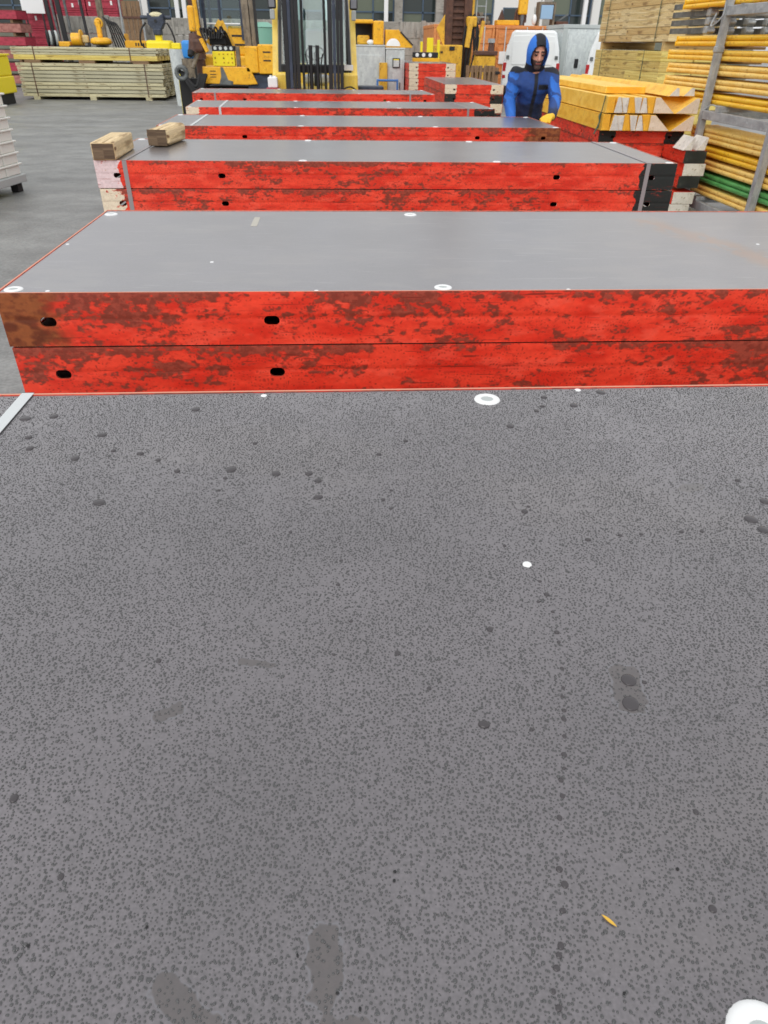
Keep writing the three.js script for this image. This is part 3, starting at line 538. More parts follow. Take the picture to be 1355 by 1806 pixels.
// forklift, seen from the front
{
  const t = thing('forklift', 'yellow forklift truck with a tall black mast behind the farthest stack', 'forklift', [-0.33, 0, -14.3]);
  mesh('chassis', [rb(-0.62, 0.62, 0.35, 0.98, -2.4, -0.35, 0.06), rb(-0.66, 0.66, 0.45, 1.30, -3.0, -2.2, 0.14)], M.forkYel, t);
  for (const s of [-1, 1]) {
    mesh('fender', rb(s * 0.62 - 0.14, s * 0.62 + 0.14, 0.55, 1.215, -0.95, -0.28, 0.05), M.forkYel, t);
    const wl = mesh('wheel', new THREE.CylinderGeometry(0.36, 0.36, 0.24, 28).rotateZ(Math.PI / 2), M.rubber, t, [s * 0.56, 0.36, -0.75]); mesh('rim', new THREE.CylinderGeometry(0.2, 0.2, 0.25, 20).rotateZ(Math.PI / 2), M.forkYel, wl);
    const w2 = mesh('wheel', new THREE.CylinderGeometry(0.27, 0.27, 0.2, 24).rotateZ(Math.PI / 2), M.rubber, t, [s * 0.5, 0.27, -2.35]); mesh('rim', new THREE.CylinderGeometry(0.15, 0.15, 0.21, 20).rotateZ(Math.PI / 2), M.forkYel, w2);
    mesh('front_pillar', beam([s * 0.72, 0.9, -0.42], [s * 0.66, 2.5, -0.9], 0.095, 0.1), M.forkYel, t);
    mesh('window_post', beam([s * 0.625, 1.2, -0.44], [s * 0.57, 2.5, -0.85], 0.05, 0.06), M.black, t);
    mesh('rear_pillar', beam([s * 0.62, 0.95, -2.1], [s * 0.58, 2.5, -1.9], 0.07, 0.08), M.black, t);
    const lp = mesh('work_light', rb(s * 0.70 - 0.07, s * 0.70 + 0.07, 2.13, 2.29, -0.55, -0.45, 0.03), M.black, t); mesh('lens', rb(s * 0.70 - 0.05, s * 0.70 + 0.05, 2.15, 2.27, -0.452, -0.44, 0.02), M.steel, lp);
    mesh('indicator', rb(s * 0.70 - 0.04, s * 0.70 + 0.04, 1.98, 2.125, -0.5, -0.43, 0.015), M.greyPl, t);
    // mast channels
    const mx = s * 0.375;
    mesh('outer_mast', [bx(mx - 0.13, mx - 0.055, 0.12, 2.9, -0.12, 0.02), bx(mx + 0.07, mx + 0.13, 0.12, 2.9, -0.10, 0.02)], M.black, t);
    mesh('middle_mast', rb(mx - 0.05, mx + 0.005, 0.12, 2.8, -0.11, 0.035, 0.008), M.navy, t);
    mesh('inner_mast', rb(mx + 0.012, mx + 0.064, 0.12, 2.7, -0.11, 0.03, 0.008), M.black, t);
    mesh('lift_chain', rb(s * 0.19 - 0.022, s * 0.19 + 0.022, 0.3, 2.7, -0.06, -0.02, 0.008), M.rubber, t);
    mesh('lift_cylinder', bar([s * 0.058, 0.25, -0.03], [s * 0.058, 1.62, -0.03], 0.034, 0.034, 14), M.black, t);
    mesh('mast_hose', hose([[s * 0.13, 0.4, 0.0], [s * 0.115, 1.0, 0.02], [s * 0.11, 1.3, 0.02], [s * 0.15, 1.5, -0.02]], 0.012), M.rubber, t);
    mesh('fork', [rb(s * 0.33 - 0.06, s * 0.33 + 0.06, 0.04, 0.6, 0.1, 0.15, 0.01), rb(s * 0.33 - 0.06, s * 0.33 + 0.06, 0.04, 0.085, 0.15, 1.25, 0.01)], M.black, t);
  }
  for (const y of [0.4, 1.215]) mesh('mast_crossbar', rb(-0.5, 0.5, y, y + 0.11, -0.17, -0.125, 0.01), M.black, t);
  mesh('lower_carriage', rb(-0.48, 0.48, 0.3, 0.42, 0.04, 0.1, 0.01), M.black, t); mesh('upper_carriage', rb(-0.48, 0.48, 0.62, 0.72, 0.04, 0.1, 0.01), M.black, t);
  mesh('windscreen_sill', rb(-0.6, 0.6, 1.215, 1.335, -0.5, -0.40, 0.02), M.black, t);
  mesh('windscreen', beam([0, 1.335, -0.47], [0, 2.5, -0.86], 1.12, 0.006), M.glass, t);
  mesh('rear_window', bx(-0.56, 0.56, 1.35, 2.45, -1.97, -1.964), M.glass, t);
  mesh('overhead_guard', [rb(-0.66, 0.66, 2.48, 2.56, -2.0, -0.85, 0.03)], M.black, t);
  const st = mesh('seat', rb(-0.24, 0.24, 1.0, 1.15, -1.7, -1.2, 0.05), M.seat, t); mesh('seat_back', rb(-0.2, 0.24, 1.15, 1.87, -1.82, -1.68, 0.06), M.seat, st);
  const sw = mesh('steering_wheel', new THREE.TorusGeometry(0.16, 0.014, 8, 26).rotateX(-0.9), M.black, t, [0, 1.5, -0.9]); mesh('column', bar([0, -0.5, 0.2], [0, 0, 0], 0.03), M.black, sw);
  mesh('data_plate', rb(0.52, 0.68, 1.25, 1.335, -0.397, -0.39, 0.01), M.white, t);
  mesh('battery_box', rb(0.60, 1.05, 0.72, 0.965, -0.27, -0.02, 0.02), M.navy, t);
  mesh('cable', hose([[0.45, 0.8, 0.06], [0.5, 0.98, 0.07], [0.62, 1.02, 0.06], [0.72, 0.97, -0.02]], 0.012), M.rubber, t);
  const j = thing('jerry_can', 'white plastic jerry can by the left mast channel of the forklift', 'jerry can', [-1.16, 0.985, -14.42]);
  mesh('can', rb(0, 0.17, 0, 0.16, -0.12, 0, 0.02, 3), M.white, j); mesh('cap', bar([0.05, 0.16, -0.06], [0.05, 0.185, -0.06], 0.022), M.white, j); mesh('handle', bx(0.08, 0.14, 0.16, 0.18, -0.07, -0.05), M.white, j);
  single('support_box', 'low red box carrying the white jerry can', 'box', rb(-1.19, -0.96, 0, 0.984, -14.6, -14.36, 0.01), M.maroon);
}
// far panel stacks on the right of the forklift
endOn('cream cornered stack before the pallet', 1.94, -14.15, 1.08, 6, [M.endW, M.endK], ['cream cornered red panel', 'black cornered red panel']);
endOn('tall stack by the grey cabinets', 1.66, -18.1, 1.31, 8, [M.endW], ['cream cornered red panel']);

// grey steel cabinets and what is on and before them
for (const [x0, x1, h, n] of [[0.50, 1.19, 1.60, 'left'], [1.205, 1.64, 1.55, 'right']]) {
  const t = thing('steel_cabinet', `pale grey steel cabinet behind the forklift, ${n} of the pair`, 'cabinet', [x0, 0, -19.0]); const w = x1 - x0;
  mesh('body', rb(0, w, 0.03, h, -0.8, 0, 0.015), M.greyCab, t); mesh('lid', rb(-0.01, w + 0.01, h + 0.001, h + 0.035, -0.81, 0.012, 0.01), M.greyCab, t);
  const d = mesh('door', rb(0.05, w - 0.05, 0.08, h - 0.16, 0.001, 0.018, 0.006), M.greyCab, t); mesh('handle', rb(w - 0.12, w - 0.09, h * 0.5, h * 0.5 + 0.14, 0.018, 0.04, 0.008), M.steel, d);
  mesh('foot', bx(0.02, 0.1, 0, 0.03, -0.78, -0.02), M.black, t); mesh('foot', bx(w - 0.1, w - 0.02, 0, 0.03, -0.78, -0.02), M.black, t);
}
{
  const h = thing('engine_hood', 'yellow open engine hood lying on the left grey cabinet', 'engine hood', [0.50, 1.636, -19.1]);
  mesh('side_panel', rb(0.42, 0.66, 0, 0.45, -0.6, 0, 0.03), M.rigYel, h); mesh('roof_panel', rb(0, 0.42, 0.4, 0.47, -0.6, 0, 0.02), M.rigYel, h); mesh('rear_panel', bx(0, 0.42, 0, 0.4, -0.6, -0.57), M.black, h);
  mesh('duct', rb(0.06, 0.34, 0, 0.18, -0.4, -0.1, 0.04), M.dullYel, h); mesh('rag', new THREE.IcosahedronGeometry(0.07, 2).scale(1.2, 0.7, 0.8), M.white, h, [0.36, 0.05, -0.06]);
  const g = thing('machine_cover', 'yellow curved machine cover with a white inside on the right cabinet', 'machine cover', [1.2, 1.586, -19.1]);
  const sh = (k) => [[0, 0], [0.62 * k, 0], [0.62 * k, 0.04], [0.36 * k, 0.28 * k], [0.3 * k, 0.34 * k], [0.0, 0.34 * k]];
  mesh('cover', extr(sh(1), 0.5, 0.01), M.rigYel, g); mesh('inside_panel', new THREE.SphereGeometry(0.16, 18, 8, 0, 6.3, 0, 1.57).scale(1, 0.9, 0.12), M.white, g, [0.18, 0.03, 0.002]); mesh('edge_seal', beam([0.34, 0.3, 0.012], [0.63, 0.05, 0.012], 0.02, 0.03), M.black, g);
  const p = thing('yellow_board', 'narrow yellow board leaning on the grey cabinets', 'board', [1.05, 0, -18.86]); mesh('board', rb(0, 0.19, 0, 1.3, -0.02, 0.02, 0.008), M.dullYel, p); p.rotation.x = -0.06;
  const s = thing('small_sign', 'small square sign with yellow edge on the right grey cabinet', 'sign', [1.36, 1.2, -18.985]); mesh('frame', rb(0, 0.17, 0, 0.19, 0.019, 0.032, 0.01), M.black, s); mesh('panel', bx(0.02, 0.15, 0.02, 0.17, 0.0322, 0.036), M.greyCab, s); mesh('yellow_edge', bx(0.02, 0.15, 0.15, 0.17, 0.0362, 0.038), M.brightYel, s);
  const b = thing('blue_trestle', 'blue tubular trestle before the grey cabinets', 'trestle', [1.0, 0, -18.6]);
  for (const x of [0, 0.46]) for (const z of [0, -0.2]) mesh('leg', bar([x, 0, z], [x, 0.96, -0.1], 0.022), M.blueFrame, b); mesh('top_bar', bar([-0.02, 0.96, -0.1], [0.48, 0.96, -0.1], 0.024), M.blueFrame, b); mesh('brace', bar([0, 0.5, -0.05], [0.46, 0.5, -0.05], 0.016), M.blueFrame, b);
  const k = thing('black_toolbox', 'dark upright box beside the right of the forklift', 'tool box', [0.42, 0.001, -15.0]); mesh('box', rb(0, 0.5, 0, 1.0, -0.35, 0, 0.02), M.navy, k);
}

// second drill rig with a brown lattice mast
{
  const t = thing('piling_rig', 'yellow piling rig with a tall brown mast and black hoses', 'drill rig', [3.4, 0, -25]);
  mesh('mast', [bx(-0.05, 0.16, 0.7, 6.5, -0.6, 0), bx(0.50, 0.72, 0.7, 6.5, -0.6, 0), bx(0.16, 0.5, 0.7, 6.5, -0.5, -0.12)], M.rustBrown, t);
  for (let i = 0; i < 26; i++) mesh('mast_rung', bx(0.162, 0.498, 1.65 + i * 0.16, 1.71 + i * 0.16, -0.118, -0.06), M.rustBrown, t);
  mesh('body', rb(-0.42, 0.42, 0.6, 1.66, 0.02, 0.6, 0.04), M.dullYel, t); mesh('track', rb(-0.9, 0.9, 0.0, 0.6, -1.5, 0.9, 0.2), M.rubber, t);
  for (const [x, y, w, h] of [[-0.3, 1.45, 0.06, 0.05], [-0.22, 1.45, 0.05, 0.05], [0.02, 1.52, 0.16, 0.1]]) mesh('hatch', bx(x, x + w, y, y + h, 0.601, 0.615), M.black, t);
  mesh('side_plate', extr([[-0.32, 2.05], [-0.08, 2.4], [-0.06, 1.65], [-0.1, 1.65]], 0.08), M.dullYel, t, [0, 0, 0.05]);
  for (let i = 0; i < 7; i++) mesh('hydraulic_hose', hose([[0.62 + i * 0.035, 2.35 + 0.03 * (i % 3), 0.05], [0.5 + i * 0.07, 1.9, 0.25 + 0.05 * (i % 2)], [0.46 + i * 0.075 + 0.05 * Math.sin(i * 2), 1.4, 0.3], [0.45 + i * 0.06, 0.75, 0.25]], 0.035), M.rubber, t);
  mesh('winch_frame', [beam([0.75, 0.8, 0.3], [1.05, 2.25, 0.2], 0.09, 0.12), beam([0.58, 1.6, 0.34], [0.66, 2.3, 0.3], 0.14, 0.1)], M.dullYel, t); mesh('winch_head', rb(0.55, 0.85, 2.1, 2.36, 0.0, 0.3, 0.05), M.dullYel, t);
  const l = mesh('ladder', beam([0.85, 2.2, 0.05], [0.85, 5.5, 0.05], 0.03, 0.03), M.galv, t); mesh('stile', beam([1.12, 2.2, 0.05], [1.12, 5.5, 0.05], 0.03, 0.03), M.galv, l); for (let i = 0; i < 12; i++) mesh('rung', bar([0.86, 2.35 + i * 0.26, 0.05], [1.11, 2.35 + i * 0.26, 0.05], 0.014), M.galv, l);
  mesh('guide_rail', bx(0.73, 0.79, 0.7, 6.3, -0.3, 0.0), M.dullYel, t);
  // its control stand
  const c = thing('control_stand', 'yellow control stand with a dark gauge strip behind the tall red stack', 'control stand', [1.95, 0, -20.2]);
  mesh('post', bx(0.3, 0.4, 0, 1.2, -0.3, -0.2), M.dullYel, c); mesh('panel', rb(0, 0.66, 1.16, 1.38, -0.25, 0, 0.015), M.rigYel, c); mesh('gauge_strip', rb(0, 0.62, 1.385, 1.5, -0.2, -0.01, 0.01), M.black, c);
  for (let i = 0; i < 3; i++) mesh('gauge', new THREE.CylinderGeometry(0.042, 0.042, 0.01, 18).rotateX(Math.PI / 2), M.white, c, [0.1 + i * 0.16, 1.443, -0.004]);
  for (let i = 0; i < 5; i++) mesh('lever', bar([0.06 + i * 0.07, 1.26, 0.001], [0.06 + i * 0.07, 1.3, 0.03], 0.012), M.red, c);
  for (const [x, h, w] of [[2.28, 0.26, 0.06], [2.5, 0.34, 0.16], [2.72, 0.3, 0.07]]) { const y = thing('yellow_post_cap', `bright yellow upright piece behind the gauge strip, ${w > 0.1 ? 'broad middle one' : x < 2.4 ? 'left one' : 'right one'}`, 'machine part', [x, 0, -21.4]); mesh('upright', rb(-w / 2, w / 2, 1.3, 1.46 + h, -0.08, 0, 0.01), M.brightYel, y); mesh('stand', bx(-0.03, 0.03, 0, 1.3, -0.07, -0.01), M.galvDark, y); }
  const g = thing('drill_gearbox', 'brown drill gearbox with a yellow case before the orange containers', 'gearbox', [4.05, 0, -23.2]);
  mesh('case', rb(0, 0.55, 0.5, 1.42, -0.5, 0, 0.05), M.dullYel, g); mesh('flange', rb(-0.03, 0.58, 1.421, 1.53, -0.53, 0.03, 0.02), M.rustBrown, g); mesh('shaft', bar([0.42, 1.53, -0.2], [0.42, 1.72, -0.2], 0.09, 0.07, 16), M.rustBrown, g); mesh('coupling', bar([0.42, 1.721, -0.2], [0.42, 1.82, -0.2], 0.1, 0.1, 16), M.galv, g); mesh('skid', bx(0, 0.55, 0, 0.5, -0.4, -0.1), M.rustBrown, g);
}
{
  const t = thing('wooden_pallet', 'wooden pallet standing upright before the orange containers', 'pallet', [3.62, 0, -22.2]);
  for (let i = 0; i < 7; i++) mesh('slat', rb(i * 0.118, i * 0.118 + 0.075, 0.0, 1.2, 0, 0.022, 0.004), M.brownWood, t); for (const y of [0.05, 0.55, 1.05]) mesh('stringer', bx(0, 0.8, y, y + 0.1, -0.1, -0.001), M.brownWood, t); for (let i = 0; i < 5; i++) mesh('rear_slat', bx(i * 0.17, i * 0.17 + 0.1, 0, 1.2, -0.124, -0.102), M.brownWood, t);
  const p = thing('wooden_post', 'tall wooden post standing to the right of the upright pallet', 'post', [4.05, 0, -20.4]); mesh('post', rb(0, 0.09, 0, 1.2, -0.09, 0, 0.006), M.brownWood, p); mesh('foot_block', rb(-0.04, 0.13, 0, 0.07, -0.13, 0.04, 0.006), M.brownWood, p); mesh('clip', rb(0.0, 0.12, 1.06, 1.12, 0.001, 0.03, 0.01), M.black, p);
}

// orange containers
function container(label, x0, w, z) {
  const t = thing('shipping_container', label, 'container', [x0, 0, z], 0, 'orange shipping containers'); const H = 2.33;
  mesh('shell', [bx(0.02, w - 0.02, 0.12, H - 0.02, -6, -0.06)], M.orange, t);
  mesh('top_rail', rb(0, w, H - 0.12, H, -6, 0, 0.02), M.orange, t); mesh('bottom_rail', rb(0, w, 0.03, 0.16, -6, 0, 0.02), M.orange, t); for (const x of [0, w - 0.1]) mesh('corner_post', rb(x, x + 0.1, 0.161, H - 0.121, -0.12, 0, 0.02), M.orange, t);
  for (const k of [0, 1]) {
    const d0 = 0.105 + k * (w - 0.21) / 2, d1 = d0 + (w - 0.21) / 2 - 0.02, d = mesh('door', bx(d0, d1, 0.17, H - 0.13, -0.055, -0.03), M.orange, t);
    for (let i = 0; i < 4; i++) mesh('door_rib', rb(d0 + 0.03, d1 - 0.03, 0.22 + i * 0.5, 0.60 + i * 0.5, -0.03, 0.0, 0.02), M.orange, d);
    for (const x of [d0 + 0.3, d1 - 0.3]) { mesh('lock_bar', bar([x, 0.1, 0.02], [x, H - 0.05, 0.02], 0.022), M.greyCab, d); mesh('lock_handle', rb(x - 0.02, x + 0.22, 1.0, 1.04, 0.03, 0.05, 0.008), M.galv, d); }
  }
  return t;
}
{
  const a = container('orange container left of the man, half hidden by the pallet', 3.98, 2.44, -33);
  const b = container('orange container behind the white van', 6.46, 3.15, -33.1);
  for (const [x, y, w, h] of [[0.5, 1.55, 0.3, 0.16], [0.85, 1.55, 0.36, 0.16], [0.2, 1.05, 0.5, 0.42], [2.75, 1.7, 0.3, 0.3], [2.75, 1.15, 0.3, 0.42]]) mesh('white_notice', bx(x, x + w, y, y + h, 0.045, 0.05), M.white, b);
  // loads on the container roofs
  for (let i = 0; i < 14; i++) { const r = i < 6 ? 0 : i < 11 ? 1 : 2, k = i - [0, 6, 11][r]; single('old_pipe', `old muddy pipe piled on the left orange container, ${r ? 'upper' : 'bottom'} course`, 'pipe', bar([0, 0, 0], [0, 0, -2], 0.075, 0.075, 12), i % 3 ? M.mastGrey : M.rustBrown, [5.38 + k * 0.155 + r * 0.08, 2.406 + r * 0.131, -33.2 + 0.1 * hash(i, 1, 1)], [0, 0, 0], 'old pipes on the left container ' + (r ? 'upper' : 'bottom')); }
  const yb = thing('yellow_attachment', 'yellow machine attachment lying on the container roof beside the pipes', 'machine part', [6.5, 2.334, -33.2]); mesh('plate', rb(0, 0.9, 0, 0.17, -0.6, 0, 0.03), M.rigYel, yb); mesh('hook', hose([[0.75, 0.15, -0.2], [0.8, 0.5, -0.2], [1.0, 0.6, -0.2], [1.1, 0.3, -0.2], [1.1, 0.0, -0.2]], 0.05), M.rustBrown, yb); mesh('bracket', extr([[0.05, 0.17], [0.3, 0.17], [0.18, 0.5]], 0.2, 0.01), M.rustBrown, yb);
  const ye = thing('hydraulic_hammer', 'yellow hydraulic hammer standing upright on the container roof', 'hammer', [7.5, 2.334, -33.3]); mesh('tool', bar([0, 0, 0], [0, 0.35, 0], 0.07, 0.1), M.steel, ye); mesh('case', rb(-0.17, 0.17, 0.35, 1.1, -0.17, 0.17, 0.05), M.rigYel, ye); mesh('side_bracket', rb(-0.2, 0.2, 0.1, 0.36, -0.2, -0.05, 0.02), M.rustBrown, ye);
  const lb = thing('tilted_tank', 'grey framed tank with a blue front on the right container', 'tank', [8.15, 2.334, -33.3]); mesh('frame', [bx(0, 0.07, 0, 0.7, -0.5, 0), bx(0.6, 0.67, 0, 0.7, -0.5, 0), bx(0, 0.67, 0.7, 0.78, -0.5, 0)], M.mastGrey, lb); mesh('front', rb(0.09, 0.58, 0.22, 0.68, -0.1, 0.0, 0.02), mat([150, 184, 214], 0.4), lb); mesh('tube_frame', hose([[0.1, 0.8, -0.1], [0.15, 1.0, -0.1], [0.5, 1.0, -0.1], [0.55, 0.8, -0.1]], 0.03), M.greyPl, lb); mesh('flask', new THREE.SphereGeometry(0.12, 14, 10).scale(0.8, 1.5, 0.8), M.white, lb, [-0.15, 0.2, 0]); mesh('flask_neck', bar([-0.15, 0.35, 0], [-0.15, 0.6, 0], 0.03), M.greyPl, lb);
  const rr = thing('rusty_scrap', 'rusty scrap brackets at the right corner of the container roof', 'scrap', [8.9, 2.334, -33.3]); mesh('bracket', rb(0, 0.5, 0, 0.16, -0.4, 0, 0.02), M.rustBrown, rr); mesh('lever', beam([0.1, 0.16, -0.2], [0.5, 0.4, -0.2], 0.05, 0.05), M.galvDark, rr);
}
// white vans
function van(label, x, z, turn) {
  const t = thing('white_van', label, 'van', [x, 0, z], turn, 'white vans parked before the containers');
  const prof = [[-0.9, 0.42], [0.9, 0.42], [0.93, 1.0], [0.86, 1.55], [0.72, 2.02], [0.62, 2.09], [-0.62, 2.09], [-0.72, 2.02], [-0.86, 1.55], [-0.93, 1.0]];
  mesh('body', extr(prof, 5.0, 0.06), M.whiteVan, t);
  for (const s of [-1, 1]) {
    const d = mesh('rear_door', extr([[s * 0.015, 0.55], [s * 0.8, 0.55], [s * 0.83, 1.0], [s * 0.77, 1.5], [s * 0.66, 1.93], [s * 0.015, 1.96]].sort(() => 0), 0.03, 0.008), M.whiteVan, t, [0, 0, 0.018]);
    mesh('recessed_panel', rb(s > 0 ? 0.1 : -0.66, s > 0 ? 0.66 : -0.1, 1.15, 1.78, 0.018, 0.024, 0.003), M.whiteVan, d); mesh('hinge', [rb(s * 0.79 - 0.05, s * 0.79 + 0.05, 1.3, 1.4, 0.018, 0.05, 0.01)], M.galvDark, d);
    const l = mesh('tail_light', rb(s * 0.87 - 0.055, s * 0.87 + 0.055, 0.75, 1.2, -0.03, 0.012, 0.02), M.red, t); mesh('clear_lens', rb(s * 0.87 - 0.05, s * 0.87 + 0.05, 0.85, 0.95, 0.0122, 0.018, 0.002), M.white, l);
    for (const zz of [-0.9, -4.1]) { const w = mesh('wheel', new THREE.CylinderGeometry(0.34, 0.34, 0.22, 24).rotateZ(Math.PI / 2), M.rubber, t, [s * 0.8, 0.34, zz]); mesh('rim', new THREE.CylinderGeometry(0.2, 0.2, 0.23, 18).rotateZ(Math.PI / 2), M.greyPl, w); }
  }
  mesh('bumper', rb(-0.92, 0.92, 0.32, 0.54, -0.1, 0.08, 0.04), M.black, t); mesh('door_handle', rb(0.03, 0.17, 1.0, 1.06, 0.02, 0.05, 0.01), M.black, t); mesh('plate', rb(-0.3, 0.22, 0.62, 0.73, 0.019, 0.026, 0.004), M.white, t);
  return t;
}
const van1 = van('white van seen from behind, directly behind the man', 6.55, -27, -0.23);
van('white van half hidden behind the square timber bundles', 8.85, -25.3, -0.3);
{
  const t = thing('site_cabin', 'pale grey steel cabin between the two vans', 'cabin', [8.2, 0, -29.5]);
  mesh('body', rb(0, 1.6, 0.08, 2.2, -2.4, 0, 0.03), M.greyCab, t); mesh('roof', rb(-0.03, 1.63, 2.201, 2.32, -2.43, 0.03, 0.02), M.greyPl, t); mesh('corner_post', rb(-0.02, 0.14, 0.0, 2.2, 0.001, 0.03, 0.01), M.greyPl, t);
  const d = mesh('door', rb(0.2, 1.3, 0.1, 2.08, 0.001, 0.03, 0.01), M.greyCab, t); mesh('handle', rb(0.52, 0.66, 1.02, 1.3, 0.03, 0.07, 0.02), M.black, d); mesh('skid', bx(0, 1.6, 0, 0.079, -2.3, -0.1), M.black, t);
}

// ---------------------------------------------------------------- concrete fence wall and the works building behind it
{
  const t = thing('concrete_wall', 'grey concrete panel wall behind the machines', 'wall', [0, 0, -37]);
  for (let b = 0; b < 9; b++) {
    const x0 = -11.6 + b * 1.95;
    mesh('wall_post', rb(x0 - 0.09, x0 + 0.09, 0, 2.52, -0.14, 0.06, 0.01), M.concrete, t);
    for (let r = 0; r < 4; r++) { const p = mesh('wall_panel', rb(x0 + 0.092, x0 + 1.858, r * 0.62 + 0.004, r * 0.62 + 0.612, -0.08, 0, 0.012), M.concrete, t); if (r === 3) for (let k = 0; k < 7; k++) mesh('panel_rib', rb(x0 + 0.16 + k * 0.25, x0 + 0.28 + k * 0.25, 1.9, 2.44, 0.0005, 0.02, 0.006), M.concrete, p); }
  }
  mesh('wall_post', rb(5.86, 6.04, 0, 2.52, -0.14, 0.06, 0.01), M.concrete, t);
}
{
  const t = thing('works_building', 'long works building with tall windows and white columns', 'building', [0, 0, -42.4]);
  M.clad = mat([255, 255, 255], 0.8, { tile: [4, 4], map: tex(256, 256, (u, v) => { const q = 120 + 30 * (fbm(u * 9, v * 9, 71, 4) - 0.5); return [q * 0.98, q, q * 0.88]; }) }); M.render = mat([226, 226, 222], 0.8); M.frameBlue = mat([72, 92, 112], 0.5);
  // wall bands left between the windows: plinth, head, piers
  mesh('plinth', bx(-30, 22, 0, 2.0, -0.4, 0), M.clad, t); mesh('upper_wall', bx(-30, 22, 4.6, 7.5, -0.4, 0), M.clad, t);
  const wins = []; for (let x = -29; x < 21; x += 2.5) wins.push(x);
  for (const x of wins) {
    if (x > 6.8 && x < 9.2) { mesh('white_wall', bx(x - 0.4, x + 2.1, 2.001, 4.599, -0.4, 0.02), M.render, t); const w = mesh('window', bx(x + 0.05, x + 1.05, 2.5, 3.25, 0.021, 0.05), M.frameBlue, t); mesh('pane', bx(x + 0.1, x + 1.0, 2.56, 3.2, 0.051, 0.056), M.darkGlass, w); continue; }
    mesh('pier', bx(x - 0.4, x, 2.001, 4.599, -0.4, 0.0), Math.round(x * 2) % 3 ? M.concrete : M.render, t);
    const w = mesh('window', [bx(x, x + 2.1, 2.002, 2.08, -0.3, -0.2), bx(x, x + 2.1, 4.52, 4.598, -0.3, -0.2), bx(x, x + 0.07, 2.08, 4.52, -0.3, -0.2), bx(x + 2.03, x + 2.1, 2.08, 4.52, -0.3, -0.2), bx(x + 1.0, x + 1.07, 2.08, 4.52, -0.3, -0.2), bx(x + 0.07, x + 2.03, 2.95, 3.01, -0.3, -0.2)], M.frameBlue, t);
    for (const k of [0, 1]) for (const [y0, y1] of [[2.08, 2.95], [3.01, 4.52]]) mesh('pane', bx(x + 0.075 + k * 1.0, x + 0.995 + k * 1.03, y0, y1, -0.26, -0.25), hash(Math.round(x * 10), k, y0 * 10 | 0) > 0.3 ? M.darkGlass : mat([104, 112, 96], 0.2), w);
  }
  for (const x of [-7.6, -7.25, 2.55, -0.4, 12.5]) mesh('column', rb(x, x + 0.2, 0, 6, 0.3, 0.5, 0.02), M.white, t);
  mesh('column', bx(5.1, 5.5, 0, 6, 0.2, 0.6), M.concrete, t); mesh('back_wall', bx(-30, 22, 0, 7.5, -3.4, -3.2), M.clad, t); mesh('roof', bx(-30, 22, 7.501, 7.7, -3.6, 0.6), M.galvDark, t); mesh('inner_floor', bx(-30, 22, 1.9, 2.0, -3.2, -0.4), M.clad, t);
}

